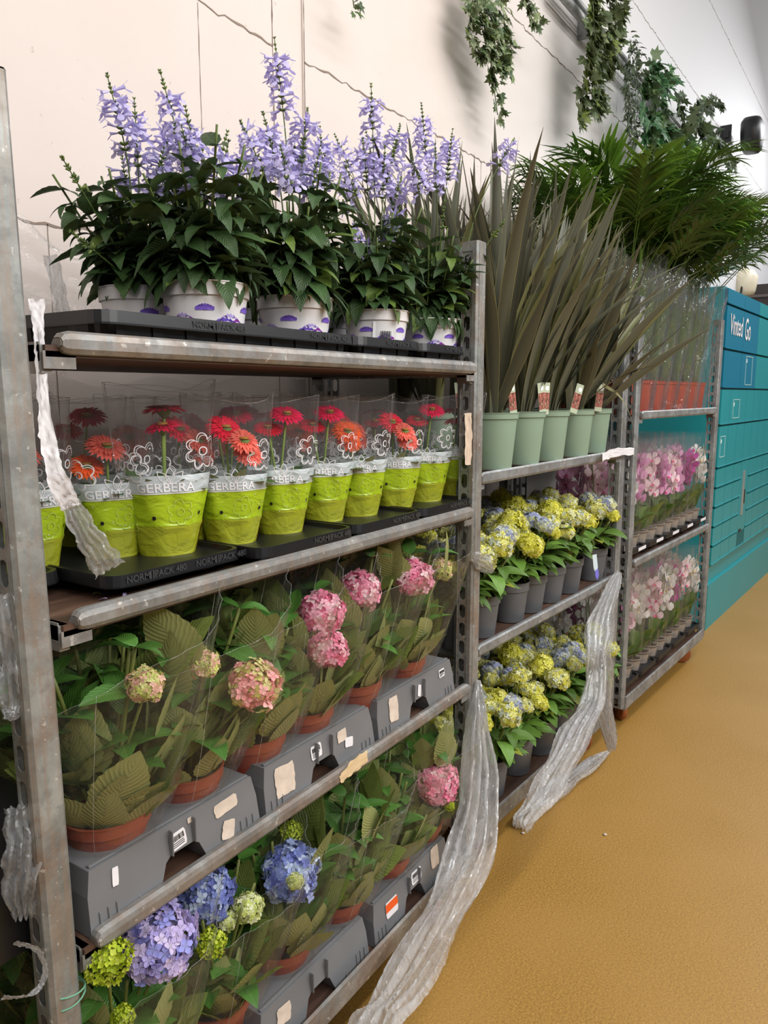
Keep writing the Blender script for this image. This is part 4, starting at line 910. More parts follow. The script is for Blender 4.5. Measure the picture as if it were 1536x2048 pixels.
crate((1.448, .012, CZ-.011), 'grey crate beside the far post on the middle shelf', gc, [(.075, .066, .042, .066, 'torn', .05), (.20, .072, .016, .030, 'paper', .3), (.32, .082, .030, .022, 'bar')])
crate((.61, .014, BZ-.011), 'grey crate in the bottom left corner of the bottom deck', gc, [(.34, .060, .040, .040, 'bar', 0)])
crate((1.02, .012, BZ-.011), 'grey crate with a torn brown sticker on the bottom deck', gc, [(.075, .065, .046, .042, 'torn', .1)])
crate((1.43, .012, BZ-.011), 'grey crate with orange and white sticker on the bottom deck', gc, [(.085, .062, .055, .042, 'orange'), (.21, .078, .05, .034, 'bar'), (.31, .08, .044, .06, 'torn')])
# red stamp on the first crate
# ------------------------------------------------------------------ PHORMIUM on trolley 2
SW = [leaf_t(1, bd, .35, 16, 0, 'sword', 5, 0, tw) for bd, tw in ((.05, .3), (.15, -.6), (.35, .8), (.7, -.4))]
def phormium(seed, nleaf=34, L0=.72, spread=.30, bias=(.1, 0), lim=0):
    r = np.random.default_rng(seed); t = empty('potted_flax', (0, 0, -50), 0, 'x', 'potted plant', 'dark flax plants in sage green pots')
    pr, ph = .0745, .175; b = MB(); pot_obj(b, pr, ph, pr+.003, 0, .020, 40); b.build('pot', M['greenpot'], t, sharp=True); b = MB(); b.disc(pr-.008, ph-.015); b.build('soil', M['soil'], t)
    b = MB(); P, D, Nn, S = [], [], [], []
    for i in range(nleaf):
        a = r.uniform(0, 2*PI); el = abs(r.normal(0, spread)); L = L0*r.uniform(.6, 1.05)*(1.05-.25*min(el, 1))
        P.append((.03*math.cos(a)*r.random(), .03*math.sin(a)*r.random(), ph-.02)); D.append((math.sin(el)*math.cos(a)+bias[0], math.sin(el)*math.sin(a)+bias[1], math.cos(el))); Nn.append((-math.cos(a+r.normal(0, .5)), -math.sin(a+r.normal(0, .5)), .3)); S.append(L)
    T = []
    for V, F, uv in SW: V = V.copy(); T.append((V, F, uv))
    Fm = frames(np.array(D), np.array(Nn)); S = np.array(S); ch = r.integers(0, 4, nleaf)
    C = cols(r, nleaf, lin((.30, .31, .26)), .26, lin((.38, .39, .24)), .16)
    wid = r.uniform(.028, .046, nleaf)
    for i, Tt in enumerate(T):
        m = ch == i
        if m.any():
            X = Fm[m].copy(); X[:, :, 0] *= wid[m][:, None]; X[:, :, 1] *= S[m][:, None]; X[:, :, 2] *= (S[m][:, None]); 
            V, F, uv = Tt; V2 = V.copy(); V2[:, 2] = V2[:, 2]*1.0
            # keep the fold small: scale the x-dependent fold by leaf width
            V3 = V2.copy(); u = uv[:, 0]*2-1
            ref = V2.reshape(-1, 5, 3)[:, 2:3, :].repeat(5, 1).reshape(-1, 3); V3 = ref+(V2-ref)*np.array([1, .04, .04])
            b.inst((V3, F, uv), X, np.array(P)[m], C[m])
    if lim: b.squash(lim)
    b.build('foliage', M['sword'], t); return t
def tagstick(par, x, y, z, h, rz, tilt):
    tg = empty('plant_tag', (x, y, z)); tg.parent = par; tg.rotation_euler = (0, tilt, rz)
    b = MB(); b.tube([(-.014, .002, -.02), (-.010, .002, h*.95)], .0022, 6, lin((.72, .50, .38))); b.build('tag_stick', M['stem'], tg)
    b = MB(); b.box(-.016, .016, -.001, 0, 0, h, lin((.72, .76, .66))); b.box(-.0155, .0155, -.0014, -.0009, h*.16, h*.68, lin((.62, .36, .32)))
    q = np.random.default_rng(3)
    for _ in range(60): xx, zz = q.uniform(-.014, .013), q.uniform(h*.17, h*.66); b.box(xx, xx+.0015, -.0018, -.0013, zz, min(zz+q.uniform(.003, .012), h*.68), lin(((.82, .45, .40), (.30, .25, .22), (.85, .70, .62), (.28, .36, .2))[q.integers(4)]))
    b.disc(.008, 0, 12); V = b.v.pop(); b.v.append(np.stack([V[:, 0]+.004, np.full(12, -.0016), V[:, 1]+h*.82], -1)); b.c[-1][:] = 1.0
    b.build('tag_card', M['paint'], tg, smooth=False)
pp = [phormium(1, 58, .80, .17, (.0, 0)), phormium(2, 58, .78, .20, (.07, -.02)), phormium(3, 54, .73, .28, (.22, -.05)), phormium(4, 50, .68, .36, (.36, -.08)), phormium(5, 44, .80, .16, (.04, -.12), .2)]
PZ = 1.288
pf = [(985, 940, 0), (1042, 930, 1), (1092, 922, 1), (1143, 914, 2), (1180, 906, 3)]
for i, (u, v, k) in enumerate(pf):
    loc = front(u, v, PZ, .062); o = put(pp, k, loc, .0+.03*i if k else .4, 'dark flax in a sage green pot, %s from the near post in the front row' % ORD[i])
    if i == 4:
        P = smooth_path([(0, 0, .17), (.03, -.03, .30)]+[tuple(at(*a)-np.array(loc)) for a in ((1195, 768, loc[1]-.06), (1235, 790, loc[1]-.10), (1262, 825, loc[1]-.13), (1292, 888, loc[1]-.15))], 26)
        W = np.interp(np.linspace(0, 1, 26), [0, .5, .85, 1], [.008, .011, .007, .0005]); b = MB(); V = np.concatenate([P+np.array([.2, .3, .9])*W[:, None], P-np.array([.2, .3, .9])*W[:, None]*.6])
        b.add(V, [(j, j+1, 27+j, 26+j) for j in range(25)], lin((.36, .37, .25)), [(0, 0)]*52); b.build('bent_leaf', M['sword'], o)
    if i in (1, 2, 3, 4):
        q = at([0, 1024, 1084, 1138, 1190][i], [0, 824, 822, 815, 812][i], loc[1]-.04)-np.array(loc); 
        hld = empty('hold', (0, 0, 0)); bpy.data.objects.remove(hld)
        tagstick(o, q[0], q[1], .165, .105, -.2-.15*i, [0, -.16, .03, .28, .1][i])
for i, (x, y, k) in enumerate(((2.12, .26, 0), (2.35, .25, 1), (2.58, .25, 0), (2.80, .24, 1), (3.02, .22, 2), (2.2, .44, 4), (2.6, .43, 4), (2.95, .41, 4))):
    put(pp, k, (x, y, PZ), 0 if k == 4 else .3*(i % 3)-.2, 'dark flax in a sage green pot, %s from the near post in the %s row' % (ORD[i if i < 5 else i-5], 'second' if i < 5 else 'rear'))
# a single long leaf reaching over to the far trolley belongs to the last front plant
# ------------------------------------------------------------------ yellow-blue hydrangeas of trolley 2
def hyd2(seed, mixk):
    r = np.random.default_rng(seed); heads = []
    for k in range(7):
        a = k/6*2*PI+r.uniform(-.3, .3); rad = .078 if k else .0
        heads.append(((rad*math.cos(a), rad*math.sin(a), (.30 if k else .33)+r.uniform(-.04, .03)), r.uniform(.030, .050), mixk[k % len(mixk)], (math.cos(a)*.5, math.sin(a)*.5-.2, 1), 95))
    return hydrangea((0, 0, -50), 'x', heads, seed, 'yellow and blue hydrangeas in grey pots', 'greypot', .066, .138, .15, .12, False, 6, (0, 0), (.38, .52, .22), False)
h2p = [hyd2(301, ['yelblue', 'paleblue', 'yel2', 'yel2']), hyd2(302, ['yel2', 'yelblue', 'yelblue', 'yel2']), hyd2(303, ['paleblue', 'yelblue', 'paleblue', 'yel2', 'yelblue']), hyd2(304, ['yelblue', 'yel2', 'yelblue'])]
def rowy(x): return .045-(x-1.958)*math.tan(math.radians(2.9))
for (zz, fr, nm) in ((.748, [(995, 1285, 0), (1048, 1252, 1), (1085, 1232, 2), (1133, 1213, 1), (1178, 1195, 3), (1210, 1166, 0)], 'middle shelf'), (.156, [(980, 1600, 0), (1030, 1553, 3), (1070, 1510, 1), (1110, 1476, 2), (1152, 1448, 0), (1200, 1420, 1)], 'bottom deck')):
    pts = []
    for i, (u, v, k) in enumerate(fr):
        l = front(u, v, zz, .054)
        x = l[0]; l = (x, rowy(x)+.085, zz); pts.append(x)
        put(h2p, k, l, i*1.1, 'yellow and blue hydrangea in a grey pot, %s of front row on the %s' % (ORD[i], nm))
    if zz > .5: put(h2p, 2, (2.045, rowy(2.04)+.08, zz), .5, 'yellow and pale blue hydrangea in a grey pot hidden half behind the post, %s' % nm, .96) if pts[0] > 2.14 else None
    for rr in range(2):
        for i in range(7):
            x = 2.07+i*.165+rr*.03
            if x > 3.18: continue
            put(h2p, (i*3+rr+1) % 4, (x, rowy(x)+.235+.155*rr, zz), i*.9+rr, 'yellow and pale blue hydrangea, %s of the %s row on the %s' % (ORD[i], ('second', 'rear')[rr], nm))
# ------------------------------------------------------------------ PALMS of trolley 3
PL = [leaf_t(.125, bd, .3, 7, 0, 'needle', 3, 0) for bd in (.3, .8, 1.3)]
def frond(b, st, L, az, el, r, droop=1.0, col=None, dens=28, ll=.19):
    d0 = np.array([math.cos(az)*math.sin(el), math.sin(az)*math.sin(el), math.cos(el)]); o = np.array([math.cos(az), math.sin(az), 0])
    end = np.array(st)+d0*L*.62+o*L*.35*droop+np.array([0, 0, L*.22*(1-droop)]); mid = np.array(st)+d0*L*.55
    P = bez(st, mid, end, 14); b.tube(P, np.linspace(.0028, .0010, 14), 4, lin((.36, .48, .20)))
    PP, D, Nn, S = [], [], [], []
    for k in range(dens):
        f = .42+.58*k/(dens-1); i = f*13; j = min(int(i), 12); p = P[j]+(P[j+1]-P[j])*(i-j); tg = P[j+1]-P[j]; tg /= np.linalg.norm(tg)
        sd = np.cross(tg, [0, 0, 1.]); sd /= np.linalg.norm(sd)+1e-6
        q = 1 if k % 2 else -1; ln = ll*math.sin(min(1, (1.12-f)*2.4)*PI/2)*r.uniform(.85, 1.1)
        PP.append(p); D.append(sd*q*1.0+tg*(.55+.9*f)+np.array([0, 0, .18])); Nn.append(np.cross(sd*q, tg)*q*1.0+np.array([0, 0, .8])); S.append(ln)
    inst_leaves(b, PL, PP, D, Nn, S, cols(r, len(PP), col, .25), r)
def palm(seed, H=.86, nf=17, lim=0):
    r = np.random.default_rng(seed); t = empty('potted_parlour_palm', (0, 0, -50), 0, 'x', 'potted plant', 'palms in red pots with clear sleeves')
    make_pot(t, M['redpot'], .062, .155, .016); b = MB()
    for i in range(nf):
        a = i*2.399+r.uniform(-.3, .3); el = r.uniform(.10, .32); hs = r.uniform(.50, .72)
        base = np.array([.02*math.cos(a), .02*math.sin(a), .14]); st = np.array([.05*math.cos(a), .05*math.sin(a), hs]); b.tube(bez(base, (base+st)/2, st, 5), .003, 5, lin((.40, .50, .22)))
        frond(b, st, r.uniform(.42, .62), a, r.uniform(.25, .9), r, r.uniform(.4, 1.0), lin((.22, .36, .12)) if r.random() < .6 else lin((.44, .60, .20)))
    for i in range(24):      # basal blades inside sleeve
        a = i*2.4; P = bez((.02*math.cos(a), .02*math.sin(a), .14), (.035*math.cos(a), .035*math.sin(a), .35), (.06*math.cos(a+.3), .06*math.sin(a+.3), .6), 5)
        inst_leaves(b, [leaf_t(.085, .15, .3, 7, 0, 'needle', 3)], [P[0]], [P[3]-P[0]], [(-math.cos(a), -math.sin(a), .2)], [.42], cols(r, 1, lin((.33, .45, .18)), .2), r)
    if lim: b.squash(lim)
    b.build('foliage', M['leaf_palm'], t)
    V = []; nu, nv = 56, 18
    for j in range(nv):
        q = j/(nv-1)
        for i in range(nu):
            a = i/nu*2*PI; rad = .067+.075*q**1.1+(.002+.007*q)*math.sin(6*a+2*math.sin(3*a+seed)+3*q)+.003*math.sin(15*a); V.append((rad*math.cos(a), rad*math.sin(a), .005+q*(.62+.05*math.cos(a*2+seed))))
    b = MB(); b.add(V, grid_faces(nu, nv, True)); b.build('plastic_sleeve', M['sleeve_palm'], t); return t
pa = [palm(1), palm(2), palm(3), palm(4, lim=.26), palm(5, lim=.26)]
def row3(x): return -.045-(x-3.30)*math.tan(math.radians(3.4))
xs3 = [3.44, 3.62, 3.80, 3.98, 4.16, 4.34, 4.52]
for i, x in enumerate(xs3):
    put(pa, i % 3, (x, row3(x)+.105, 1.431), i*1.3, 'leafy palm in a red pot and clear sleeve, %s of the front row' % ORD[i], 1.03 if i < 1 else .97)
for i, x in enumerate([3.42, 3.66, 3.9, 4.14, 4.38]):
    put(pa, 3+i % 2, (x, row3(x)+.25, 1.431), 0, 'leafy palm in a red pot and clear sleeve, %s of the second row' % ORD[i], 1.03)
for i, x in enumerate([3.5, 3.9, 4.3]):
    put(pa, 4-i % 2, (x, row3(x)+.40, 1.431), 0, 'leafy palm in a red pot and clear sleeve, %s of the rear row' % ORD[i], .98)
# ------------------------------------------------------------------ ORCHIDS of trolley 3
def orchid_flower():
    V = []; F = []; C = []
    def petal(a, w_, l_, z, lip=0):
        k = len(V); ca, sa = math.cos(a), math.sin(a)
        for (x, y, zz) in ((0, .05, 0), (-w_*.6, l_*.35, z*.6), (w_*.6, l_*.35, z*.6), (-w_, l_*.68, z), (w_, l_*.68, z), (0, l_*.5, z*.2), (-w_*.5, l_*.97, z*.9), (w_*.5, l_*.97, z*.9), (0, l_, z*.5)):
            V.append((x*ca-y*sa, x*sa+y*ca, zz)); C.append(lip)
        F.extend([(k, k+2, k+5), (k, k+5, k+1), (k+2, k+4, k+7, k+5), (k+1, k+5, k+6, k+3), (k+5, k+7, k+8, k+6)])
    petal(PI/2+0, .55, 1.0, .10); petal(-PI/2, .55, 1.0, .10); petal(0, .33, .95, -.05); petal(2.2, .32, .9, -.05); petal(-2.2, .32, .9, -.05); petal(PI, .22, .45, .35, 1)
    return np.array(V), F, np.zeros((len(V), 2)), np.array(C)
OF = orchid_flower()
OL = [leaf_t(.38, bd, .25, 8, 0, 'strap', 5) for bd in (.2, .7)]
OC = {'white': ((.93, .92, .90), (.85, .75, .55)), 'pink': ((.90, .68, .82), (.80, .25, .50)), 'magenta': ((.78, .36, .66), (.65, .12, .40)), 'blush': ((.95, .85, .87), (.85, .35, .50))}
def orchid(seed, kind, H=.42):
    r = np.random.default_rng(seed); t = empty('potted_orchid', (0, 0, -50), 0, 'x', 'potted plant', 'sleeved orchids on the far trolley')
    b = MB(); pot_obj(b, .045, .075, .047, 0, .01, 20); b.build('pot', M['clearpot'], t); b = MB(); b.disc(.04, .067, 16); b.build('soil', M['soil'], t)
    P, D, Nn, S = [], [], [], []
    for i in range(6):
        a = i*PI+r.uniform(-.4, .4); P.append((0, 0, .07)); D.append((math.cos(a)*.45, math.sin(a)*.45, .9)); Nn.append((-math.cos(a), -math.sin(a), .5)); S.append(r.uniform(.11, .17))
    b = MB(); inst_leaves(b, OL, P, D, Nn, S, cols(r, 6, lin((.36, .48, .18)), .2), r); b.build('foliage', M['leaf_orchid'], t)
    base, lip = [np.array(lin(c)) for c in OC[kind]]
    for s_ in range(2):
        a0 = r.uniform(0, 2*PI); ax, ay = .012*math.cos(a0), .012*math.sin(a0); pts = smooth_path([(0, 0, .07), (ax, ay, H*.6), (ax+.01, ay-.01, H*.92), (ax*3, ay*3-.03, H)], 14)
        b = MB(); b.tube(pts, .0022, 5, lin((.38, .46, .22))); st = b.build('flower_stalk', M['stem'], t)
        V, F, uv, lc = OF; n = 8; P = []; D = []; Nn = []
        for k in range(n):
            p = np.array([ax+.018*math.cos(k*2.5+a0), ay+.018*math.sin(k*2.5+a0)-.015, H*(.58+.44*k/n)]); an = r.uniform(-2.6, .2); nr = np.array([math.cos(an), math.sin(an), .05]); P.append(p+nr*.012); Nn.append(nr); D.append(np.array([0, 0, 1])+r.normal(0, .15, 3))
        C = np.stack([np.where(lc[:, None] > 0, lip, base*r.uniform(.9, 1.05)) for _ in range(n)])
        b = MB(); b.inst((V, F, uv), frames(np.array(D), np.array(Nn))*.036, P, np.clip(C, 0, 1)); b.build('flowers', M['petal'], st)
    nu, nv = 36, 12; V = []
    for j in range(nv):
        q = j/(nv-1)
        for i in range(nu):
            a = i/nu*2*PI; rad = .047+.018*q+.002*math.sin(7*a+seed+4*q); V.append((rad*math.cos(a), rad*math.sin(a), .03+q*(H+.05)))
    b = MB(); b.add(V, grid_faces(nu, nv, True)); b.build('plastic_sleeve', M['sleeve'], t); return t
kinds = ['pink', 'white', 'magenta', 'blush', 'pink']
orp = [orchid(51, 'pink'), orchid(52, 'white'), orchid(53, 'magenta', .40), orchid(54, 'blush'), orchid(55, 'pink', .38)]
for z, nm, seq in ((.81, 'middle shelf', [1, 0, 0, 3, 0, 3, 4, 0, 2, 1]), (.185, 'bottom deck', [2, 3, 1, 1, 3, 1, 1, 2, 3, 1])):
    for rr in range(3):
        for i in range(10):
            x = 3.40+i*.126+rr*.02; y = row3(x)+.085+.125*rr; k = seq[(i+rr*3) % 10]
            put(orp, k, (x, y, z), i*1.37+rr*2, '%s orchid in a clear sleeve, %s of the %s row on the %s' % (kinds[k], ORD[i], ('front', 'second', 'rear')[rr], nm))
for z, nm in ((.79, 'middle shelf'), (.165, 'bottom deck')):
    for i in range(5):
        x = 3.345+i*.254; tg = tray('orchid_tray', (x, row3(x)+.018, z), math.radians(-3.4), .245, .40, .045, 'black orchid tray on the %s, %s from the near end' % (nm, ORD[i]), 'black trays under the orchids')
        if z > .5:
            b = MB(); b.box(.12, .22, -.0045, -.0028, .030, .044, (.8, .8, .8)); b.build('label', M['paper'], tg, smooth=False)
# ------------------------------------------------------------------ IVY garlands and wall rail
def ivy_t(l=5):
    pts = [(0, 0), (.28, -.10), (.52, .12), (.30, .30), (.55, .62), (.20, .58), (0, 1.05), (-.20, .58), (-.55, .62), (-.30, .30), (-.52, .12), (-.28, -.10)]
    V = [(0, .32, .05)]+[(x, y, -.08*abs(x)) for x, y in pts]; k = len(pts); uv = [(.5, .3)]+[(x+.5, max(0, y)) for x, y in pts]
    return np.array(V), [(0, 1+i, 1+(i+1) % k) for i in range(k)], np.array(uv)
IV = ivy_t()
SM = [leaf_t(.5, .5, .2, 5, 0, 'ovate', 3)]
def garland(label, strands, n, size, col, alt, pa, seed, kind='ivy', vareg=False):
    r = np.random.default_rng(seed); t = empty('ivy_garland', tuple(strands[0][0]), 0, label, 'hanging plant', 'artificial ivy hanging along the wall'); O = np.array(strands[0][0])
    vb = MB(); lb = MB(); P, D, Nn, S = [], [], [], []; tot = sum(np.linalg.norm(np.diff(np.array(s), axis=0), axis=1).sum() for s in strands)
    for st in strands:
        sp = smooth_path(np.array(st)-O, 30); vb.tube(sp, .002, 5, lin((.35, .40, .25))); ln = np.linalg.norm(np.diff(sp, axis=0), axis=1).sum()
        for _ in range(int(n*ln/tot)):
            i = r.integers(0, 30); o = r.normal(0, 1, 3); o[1] = -abs(o[1])*.8; o /= np.linalg.norm(o)
            off = size*.9*r.random(); P.append(sp[i]+o*off); D.append(o+np.array([0, 0, -1.0])+r.normal(0, .4, 3)); Nn.append(np.array([0, -1, .5])+r.normal(0, .4, 3)); S.append(size*r.uniform(.6, 1.2))
    P = np.array(P); Fm = frames(np.array(D), np.array(Nn))*np.array(S)[:, None, None]; C = cols(r, len(P), lin(col), .25, lin(alt), pa)
    T = IV if kind == 'ivy' else SM[0]
    if vareg:
        k = len(T[0]); CC = np.repeat(C[:, None, :], k, 1); m = r.random((len(P), 1)) < .6; CC[:, 1:, :] = np.where((m & (np.arange(1, k)[None, :] % 2 == 0))[:, :, None], np.array(lin((.80, .83, .68))), CC[:, 1:, :]); C = CC
    lb.inst(T, Fm, P, C); lb.build('foliage', M['leaf_ivy'], t); vb.build('vine', M['stem'], t)
def st_(*pts): return [tuple(at(u, v, y)) for u, v, y in pts]
garland('variegated light ivy garland hanging in the upper middle of the wall', [st_((985, -60, .58), (975, 60, .56), (985, 150, .57), (995, 230, .6)), st_((1000, -50, .58), (1010, 60, .55), (1015, 140, .56)), st_((940, -50, .6), (945, 20, .58), (935, 70, .6), (965, 120, .6)), st_((1040, -40, .58), (1055, 20, .56), (1072, 50, .58)), st_((960, -40, .58), (965, 60, .56), (990, 120, .57)), st_((980, 20, .55), (1000, 90, .55), (1005, 140, .55))], 520, .042, (.26, .36, .20), (.42, .50, .26), .3, 61, vareg=True)
garland('olive large-leaved ivy garland at the end of the wall rail', [st_((1180, -40, .52), (1185, 60, .50), (1170, 150, .52), (1155, 240, .56)), st_((1215, -40, .52), (1220, 60, .5), (1200, 130, .5), (1195, 230, .52)), st_((1240, 10, .52), (1230, 90, .5), (1215, 140, .5)), st_((1190, 20, .5), (1190, 110, .5), (1185, 200, .5))], 460, .062, (.28, .34, .18), (.44, .50, .22), .3, 62)
garland('small-leaved dark garland between the two broad ivies', [st_((1262, 80, .52), (1258, 160, .5), (1255, 260, .52)), st_((1275, 100, .52), (1272, 180, .5), (1268, 280, .52)), st_((1250, 130, .52), (1250, 200, .5), (1262, 290, .52))], 520, .045, (.17, .24, .15), (.30, .38, .24), .3, 63, 'small')
garland('bright green broad ivy garland right of the small-leaved one', [st_((1300, 125, .5), (1310, 180, .48), (1300, 260, .5)), st_((1330, 150, .5), (1325, 200, .48), (1325, 290, .5)), st_((1290, 150, .5), (1290, 220, .48), (1300, 320, .5)), st_((1300, 240, .5), (1340, 270, .48), (1370, 300, .5))], 330, .085, (.17, .36, .20), (.30, .48, .26), .25, 64)
garland('farthest ivy sprig curling up at the end of the rail', [st_((1355, 195, .5), (1365, 250, .48), (1360, 310, .5)), st_((1380, 230, .5), (1405, 210, .48), (1425, 215, .5)), st_((1390, 240, .5), (1400, 270, .48), (1420, 300, .5)), st_((1410, 260, .5), (1440, 300, .48), (1460, 330, .5))], 280, .085, (.20, .28, .17), (.33, .42, .24), .3, 65)
garland('tiny ivy tip at the top edge of the wall', [st_((700, -30, .6), (706, 0, .6), (708, 16, .6))], 8, .035, (.24, .34, .2), (.3, .4, .2), .3, 66)
t = empty('wall_rail', (4.25, .62, 3.50), 0, 'grey metal rail on the wall carrying the ivy', 'rail')
b = MB(); b.tube([(-.3, 0, 0), (3.2, 0, .0)], .024, 14); b.tube([(-.3, -.0, .055), (3.2, -.0, .055)], .016, 12); b.build('pipe', M['galv3'], t)
for x in (.2, 1.5, 2.9): b = MB(); b.box(x, x+.03, .0, .08, -.03, .07); b.build('bracket', M['galv3'], t, smooth=False)
# ------------------------------------------------------------------ speaker, wall device, dark shelf
sp = at(1502, 304, .45)
t = empty('wall_speaker', (sp[0], .50, sp[2]), 0, 'black rounded loudspeaker high on the wall at the right', 'speaker')
b = MB(); n = 20; V = []
for z, w_, d_ in ((0, .10, .07), (.03, .13, .09), (.16, .16, .10), (.25, .17, .10), (.29, .14, .08)):
    for i in range(n):
        a = i/n*2*PI; V.append((w_*np.sign(math.cos(a))*abs(math.cos(a))**.6, -.05+d_*np.sign(math.sin(a))*abs(math.sin(a))**.6, z))
b.add(V, grid_faces(n, 5, True)+[tuple(range(n-1, -1, -1)), tuple(4*n+i for i in range(n))]); b.build('cabinet', M['black'], t)
b = MB(); b.box(-.235, -.215, .10, .20, .06, .22); b.box(-.26, .02, .12, .16, .1, .16); b.build('bracket', M['black'], t, smooth=False)
q = at(1505, 565, .55)
t = empty('wall_device', (q[0], .64, q[2]-.14), 0, 'cream plastic device on a dark cable above the lockers', 'device')
b = MB(); b.lathe([(0, 0), (.11, 0), (.13, .05), (.15, .20), (.10, .28), (.04, .30), (0, .30)], 20); b.build('housing', M['cream'], t); b = MB(); b.tube([(0, 0, .3), (-.03, 0, .6), (.02, .0, 1.1)], .012, 6); b.tube([(-.12, 0, .1), (-.22, .0, -.2), (-.25, .02, -.6)], .012, 6); b.build('cable', M['black'], t)
q = at(1515, 590, .5)
t = empty('storage_rack', (q[0]+.25, .25, 1.75), 0, 'dark brown slatted cabinet behind the lockers at the right edge', 'cabinet')
b = MB(); b.box(0, 3, .0, .42, 0, 1.05); b.build('cabinet_body', simple('dark_brown', (.22, .19, .19), .6), t, smooth=False)
for k in range(3): b = MB(); b.box(-.02, 3, -.02, .44, .30+.3*k, .33+.3*k); b.build('shelf_board', simple('mid_brown', (.40, .36, .36), .6), t, smooth=False)
# ------------------------------------------------------------------ parcel lockers
LX, LY0 = 5.18, -.03; LA = math.radians(-3.0); LT = 2.17; LLEN = 3.6
t = empty('parcel_locker', (LX, LY0, 0), LA, 'teal parcel locker wall with white lettering beyond the far trolley', 'locker')
b = MB(); b.box(0, LLEN, .012, .60, .0, LT); b.build('cabinet_body', M['teal'], t, smooth=False)
b = MB(); b.box(.0, LLEN, -.006, .02, .0, .30); b.build('plinth', M['teal'], t, smooth=False)
cw = .235; rows = [(2.07, LT-.01, 2), (1.80, 2.06, 2), (1.56, 1.79, 2), (1.33, 1.55, 1), (1.06, 1.32, 1)]+[(1.05-.0-.126*(k+1)+.01, 1.05-.126*k, 1) for k in range(6)]
cnt = 0
for z0, z1, span in rows:
    c0 = 0; x = .01
    while x < 2.6 and cnt < 98:
        w_ = cw*span*(1.0)
        if not (abs(x-(.01+3*cw)) < .01 and .5 < z0 < 1.0):
            top = z0 > 1.5 and x < .8
            b = MB(); b.box(x+.003, x+w_-.003, -.010, .012, z0+.003, z1-.003); b.box(x+.003, x+w_-.006, -.016, -.010, z0-.001, z0+.006)
            b.build('locker_door', M['teal_dark'] if top else M['teal'], t, smooth=False); cnt += 1
        x += w_
b = MB(); x0 = .01+3*cw; b.box(x0+.003, x0+cw-.003, -.010, .012, .44, 1.05)
b.build('control_panel', M['teal'], t, smooth=False)
b = MB(); b.box(x0+.06, x0+.12, -.014, -.010, .66, .98); b.build('screen', simple('grey_screen', (.55, .60, .60), .2), t, smooth=False)
b = MB(); b.box(x0+.135, x0+.16, -.014, -.010, .74, .84); b.box(x0+.04, x0+.10, -.014, -.010, .54, .56); b.build('card_reader', M['black'], t, smooth=False)
for x, z, w_, h_ in ((.62, 1.58, .20, .19), (.33, 1.36, .18, .12), (.05, 1.12, .12, .13)):
    b = MB(); k = .005
    for a in ((x, x+w_, z, z+k), (x, x+w_, z+h_, z+h_+k), (x, x+k, z, z+h_), (x+w_, x+w_+k, z, z+h_+k)): b.box(a[0], a[1], -.0125, -.0105, a[2], a[3], lin((.65, .80, .80)))
    b.box(x+.015, x+.028, -.0125, -.0105, z+h_-.04, z+h_-.015, (1, 1, 1)); b.build('compartment_mark', M['paint'], t, smooth=False)
V, F = text_geo('Vinted', .18, .0015, .05, .74); b = MB(); b.add(np.stack([V[:, 0]+.275, np.full(len(V), -.0135), V[:, 1]+1.945], -1), F, (1, 1, 1)); b.build('logo_text', M['paper'], t, smooth=False)
V, F = text_geo('Go', .20, .002, .0, .68); b = MB(); b.add(np.stack([V[:, 0]+.60, np.full(len(V), -.0135), V[:, 1]+1.94], -1), F, (1, 1, 1)); b.build('logo_text', M['paper'], t, smooth=False)
# ------------------------------------------------------------------ stretch film, tape and small things
def film(name, label, path, widths, seed, mat, nu=34, nv=120, pleat=.02, cat='plastic film', dirw=None, freq=9):
    r = np.random.default_rng(seed); C = smooth_path(path, nv); O = C[0].copy(); W = np.interp(np.linspace(0, 1, nv), np.linspace(0, 1, len(widths)), widths)
    T = np.gradient(C, axis=0); T /= np.linalg.norm(T, axis=1)[:, None]
    A = np.array(dirw if dirw is not None else (.84, -.55, 0.)); A = A-T*(T@A)[:, None]; A /= np.linalg.norm(A, axis=1)[:, None]; B = np.cross(T, A)
    u = np.linspace(-.5, .5, nu); ph = r.uniform(0, 6, 8); V = []
    for j in range(nv):
        t = j/nv*8
        for i in range(nu):
            x = u[i]; dpt = pleat*(math.sin(freq*x*3+ph[0]+1.3*math.sin(t+ph[1]))+.55*math.sin(freq*7*x+ph[2]+t*.9)+.4*math.sin(t*2.3+5*x+ph[3])); dx = .06*math.sin(freq*4*x+ph[4]+t*1.1)
            e = .10*math.sin(t*3+ph[5]+x*3)
            V.append(C[j]-O+A[j]*W[j]*(x+dx*.5+e*abs(x))+B[j]*dpt*min(1, W[j]/.05)+r.normal(0, .0007, 3))
    b = MB(); b.add(V, grid_faces(nu, nv)); o = b.build(name, mat, None, loc=tuple(O)); tag(o, label, cat); return o
def PT(*pts): return [at(u, v, y) for u, v, y in pts]
film('stretch_film', 'long crumpled strip of clear stretch film hanging from the near trolley to the floor', PT((956, 1360, -.012), (956, 1450, -.03), (962, 1560, -.06), (950, 1680, -.08), (900, 1800, -.09), (850, 1900, -.10), (790, 2000, -.11), (755, 2050, -.12), (730, 2085, -.12)), [.012, .06, .135, .14, .11, .11, .10, .09, .09], 1, M['stretch'], pleat=.016)
film('stretch_film', 'stretch film tail hanging at the far end of the middle trolley', PT((1238, 1145, -.05), (1205, 1230, -.07), (1192, 1310, -.09), (1205, 1400, -.09), (1222, 1500, -.10)), [.02, .09, .12, .08, .03], 2, M['stretch'], pleat=.014)
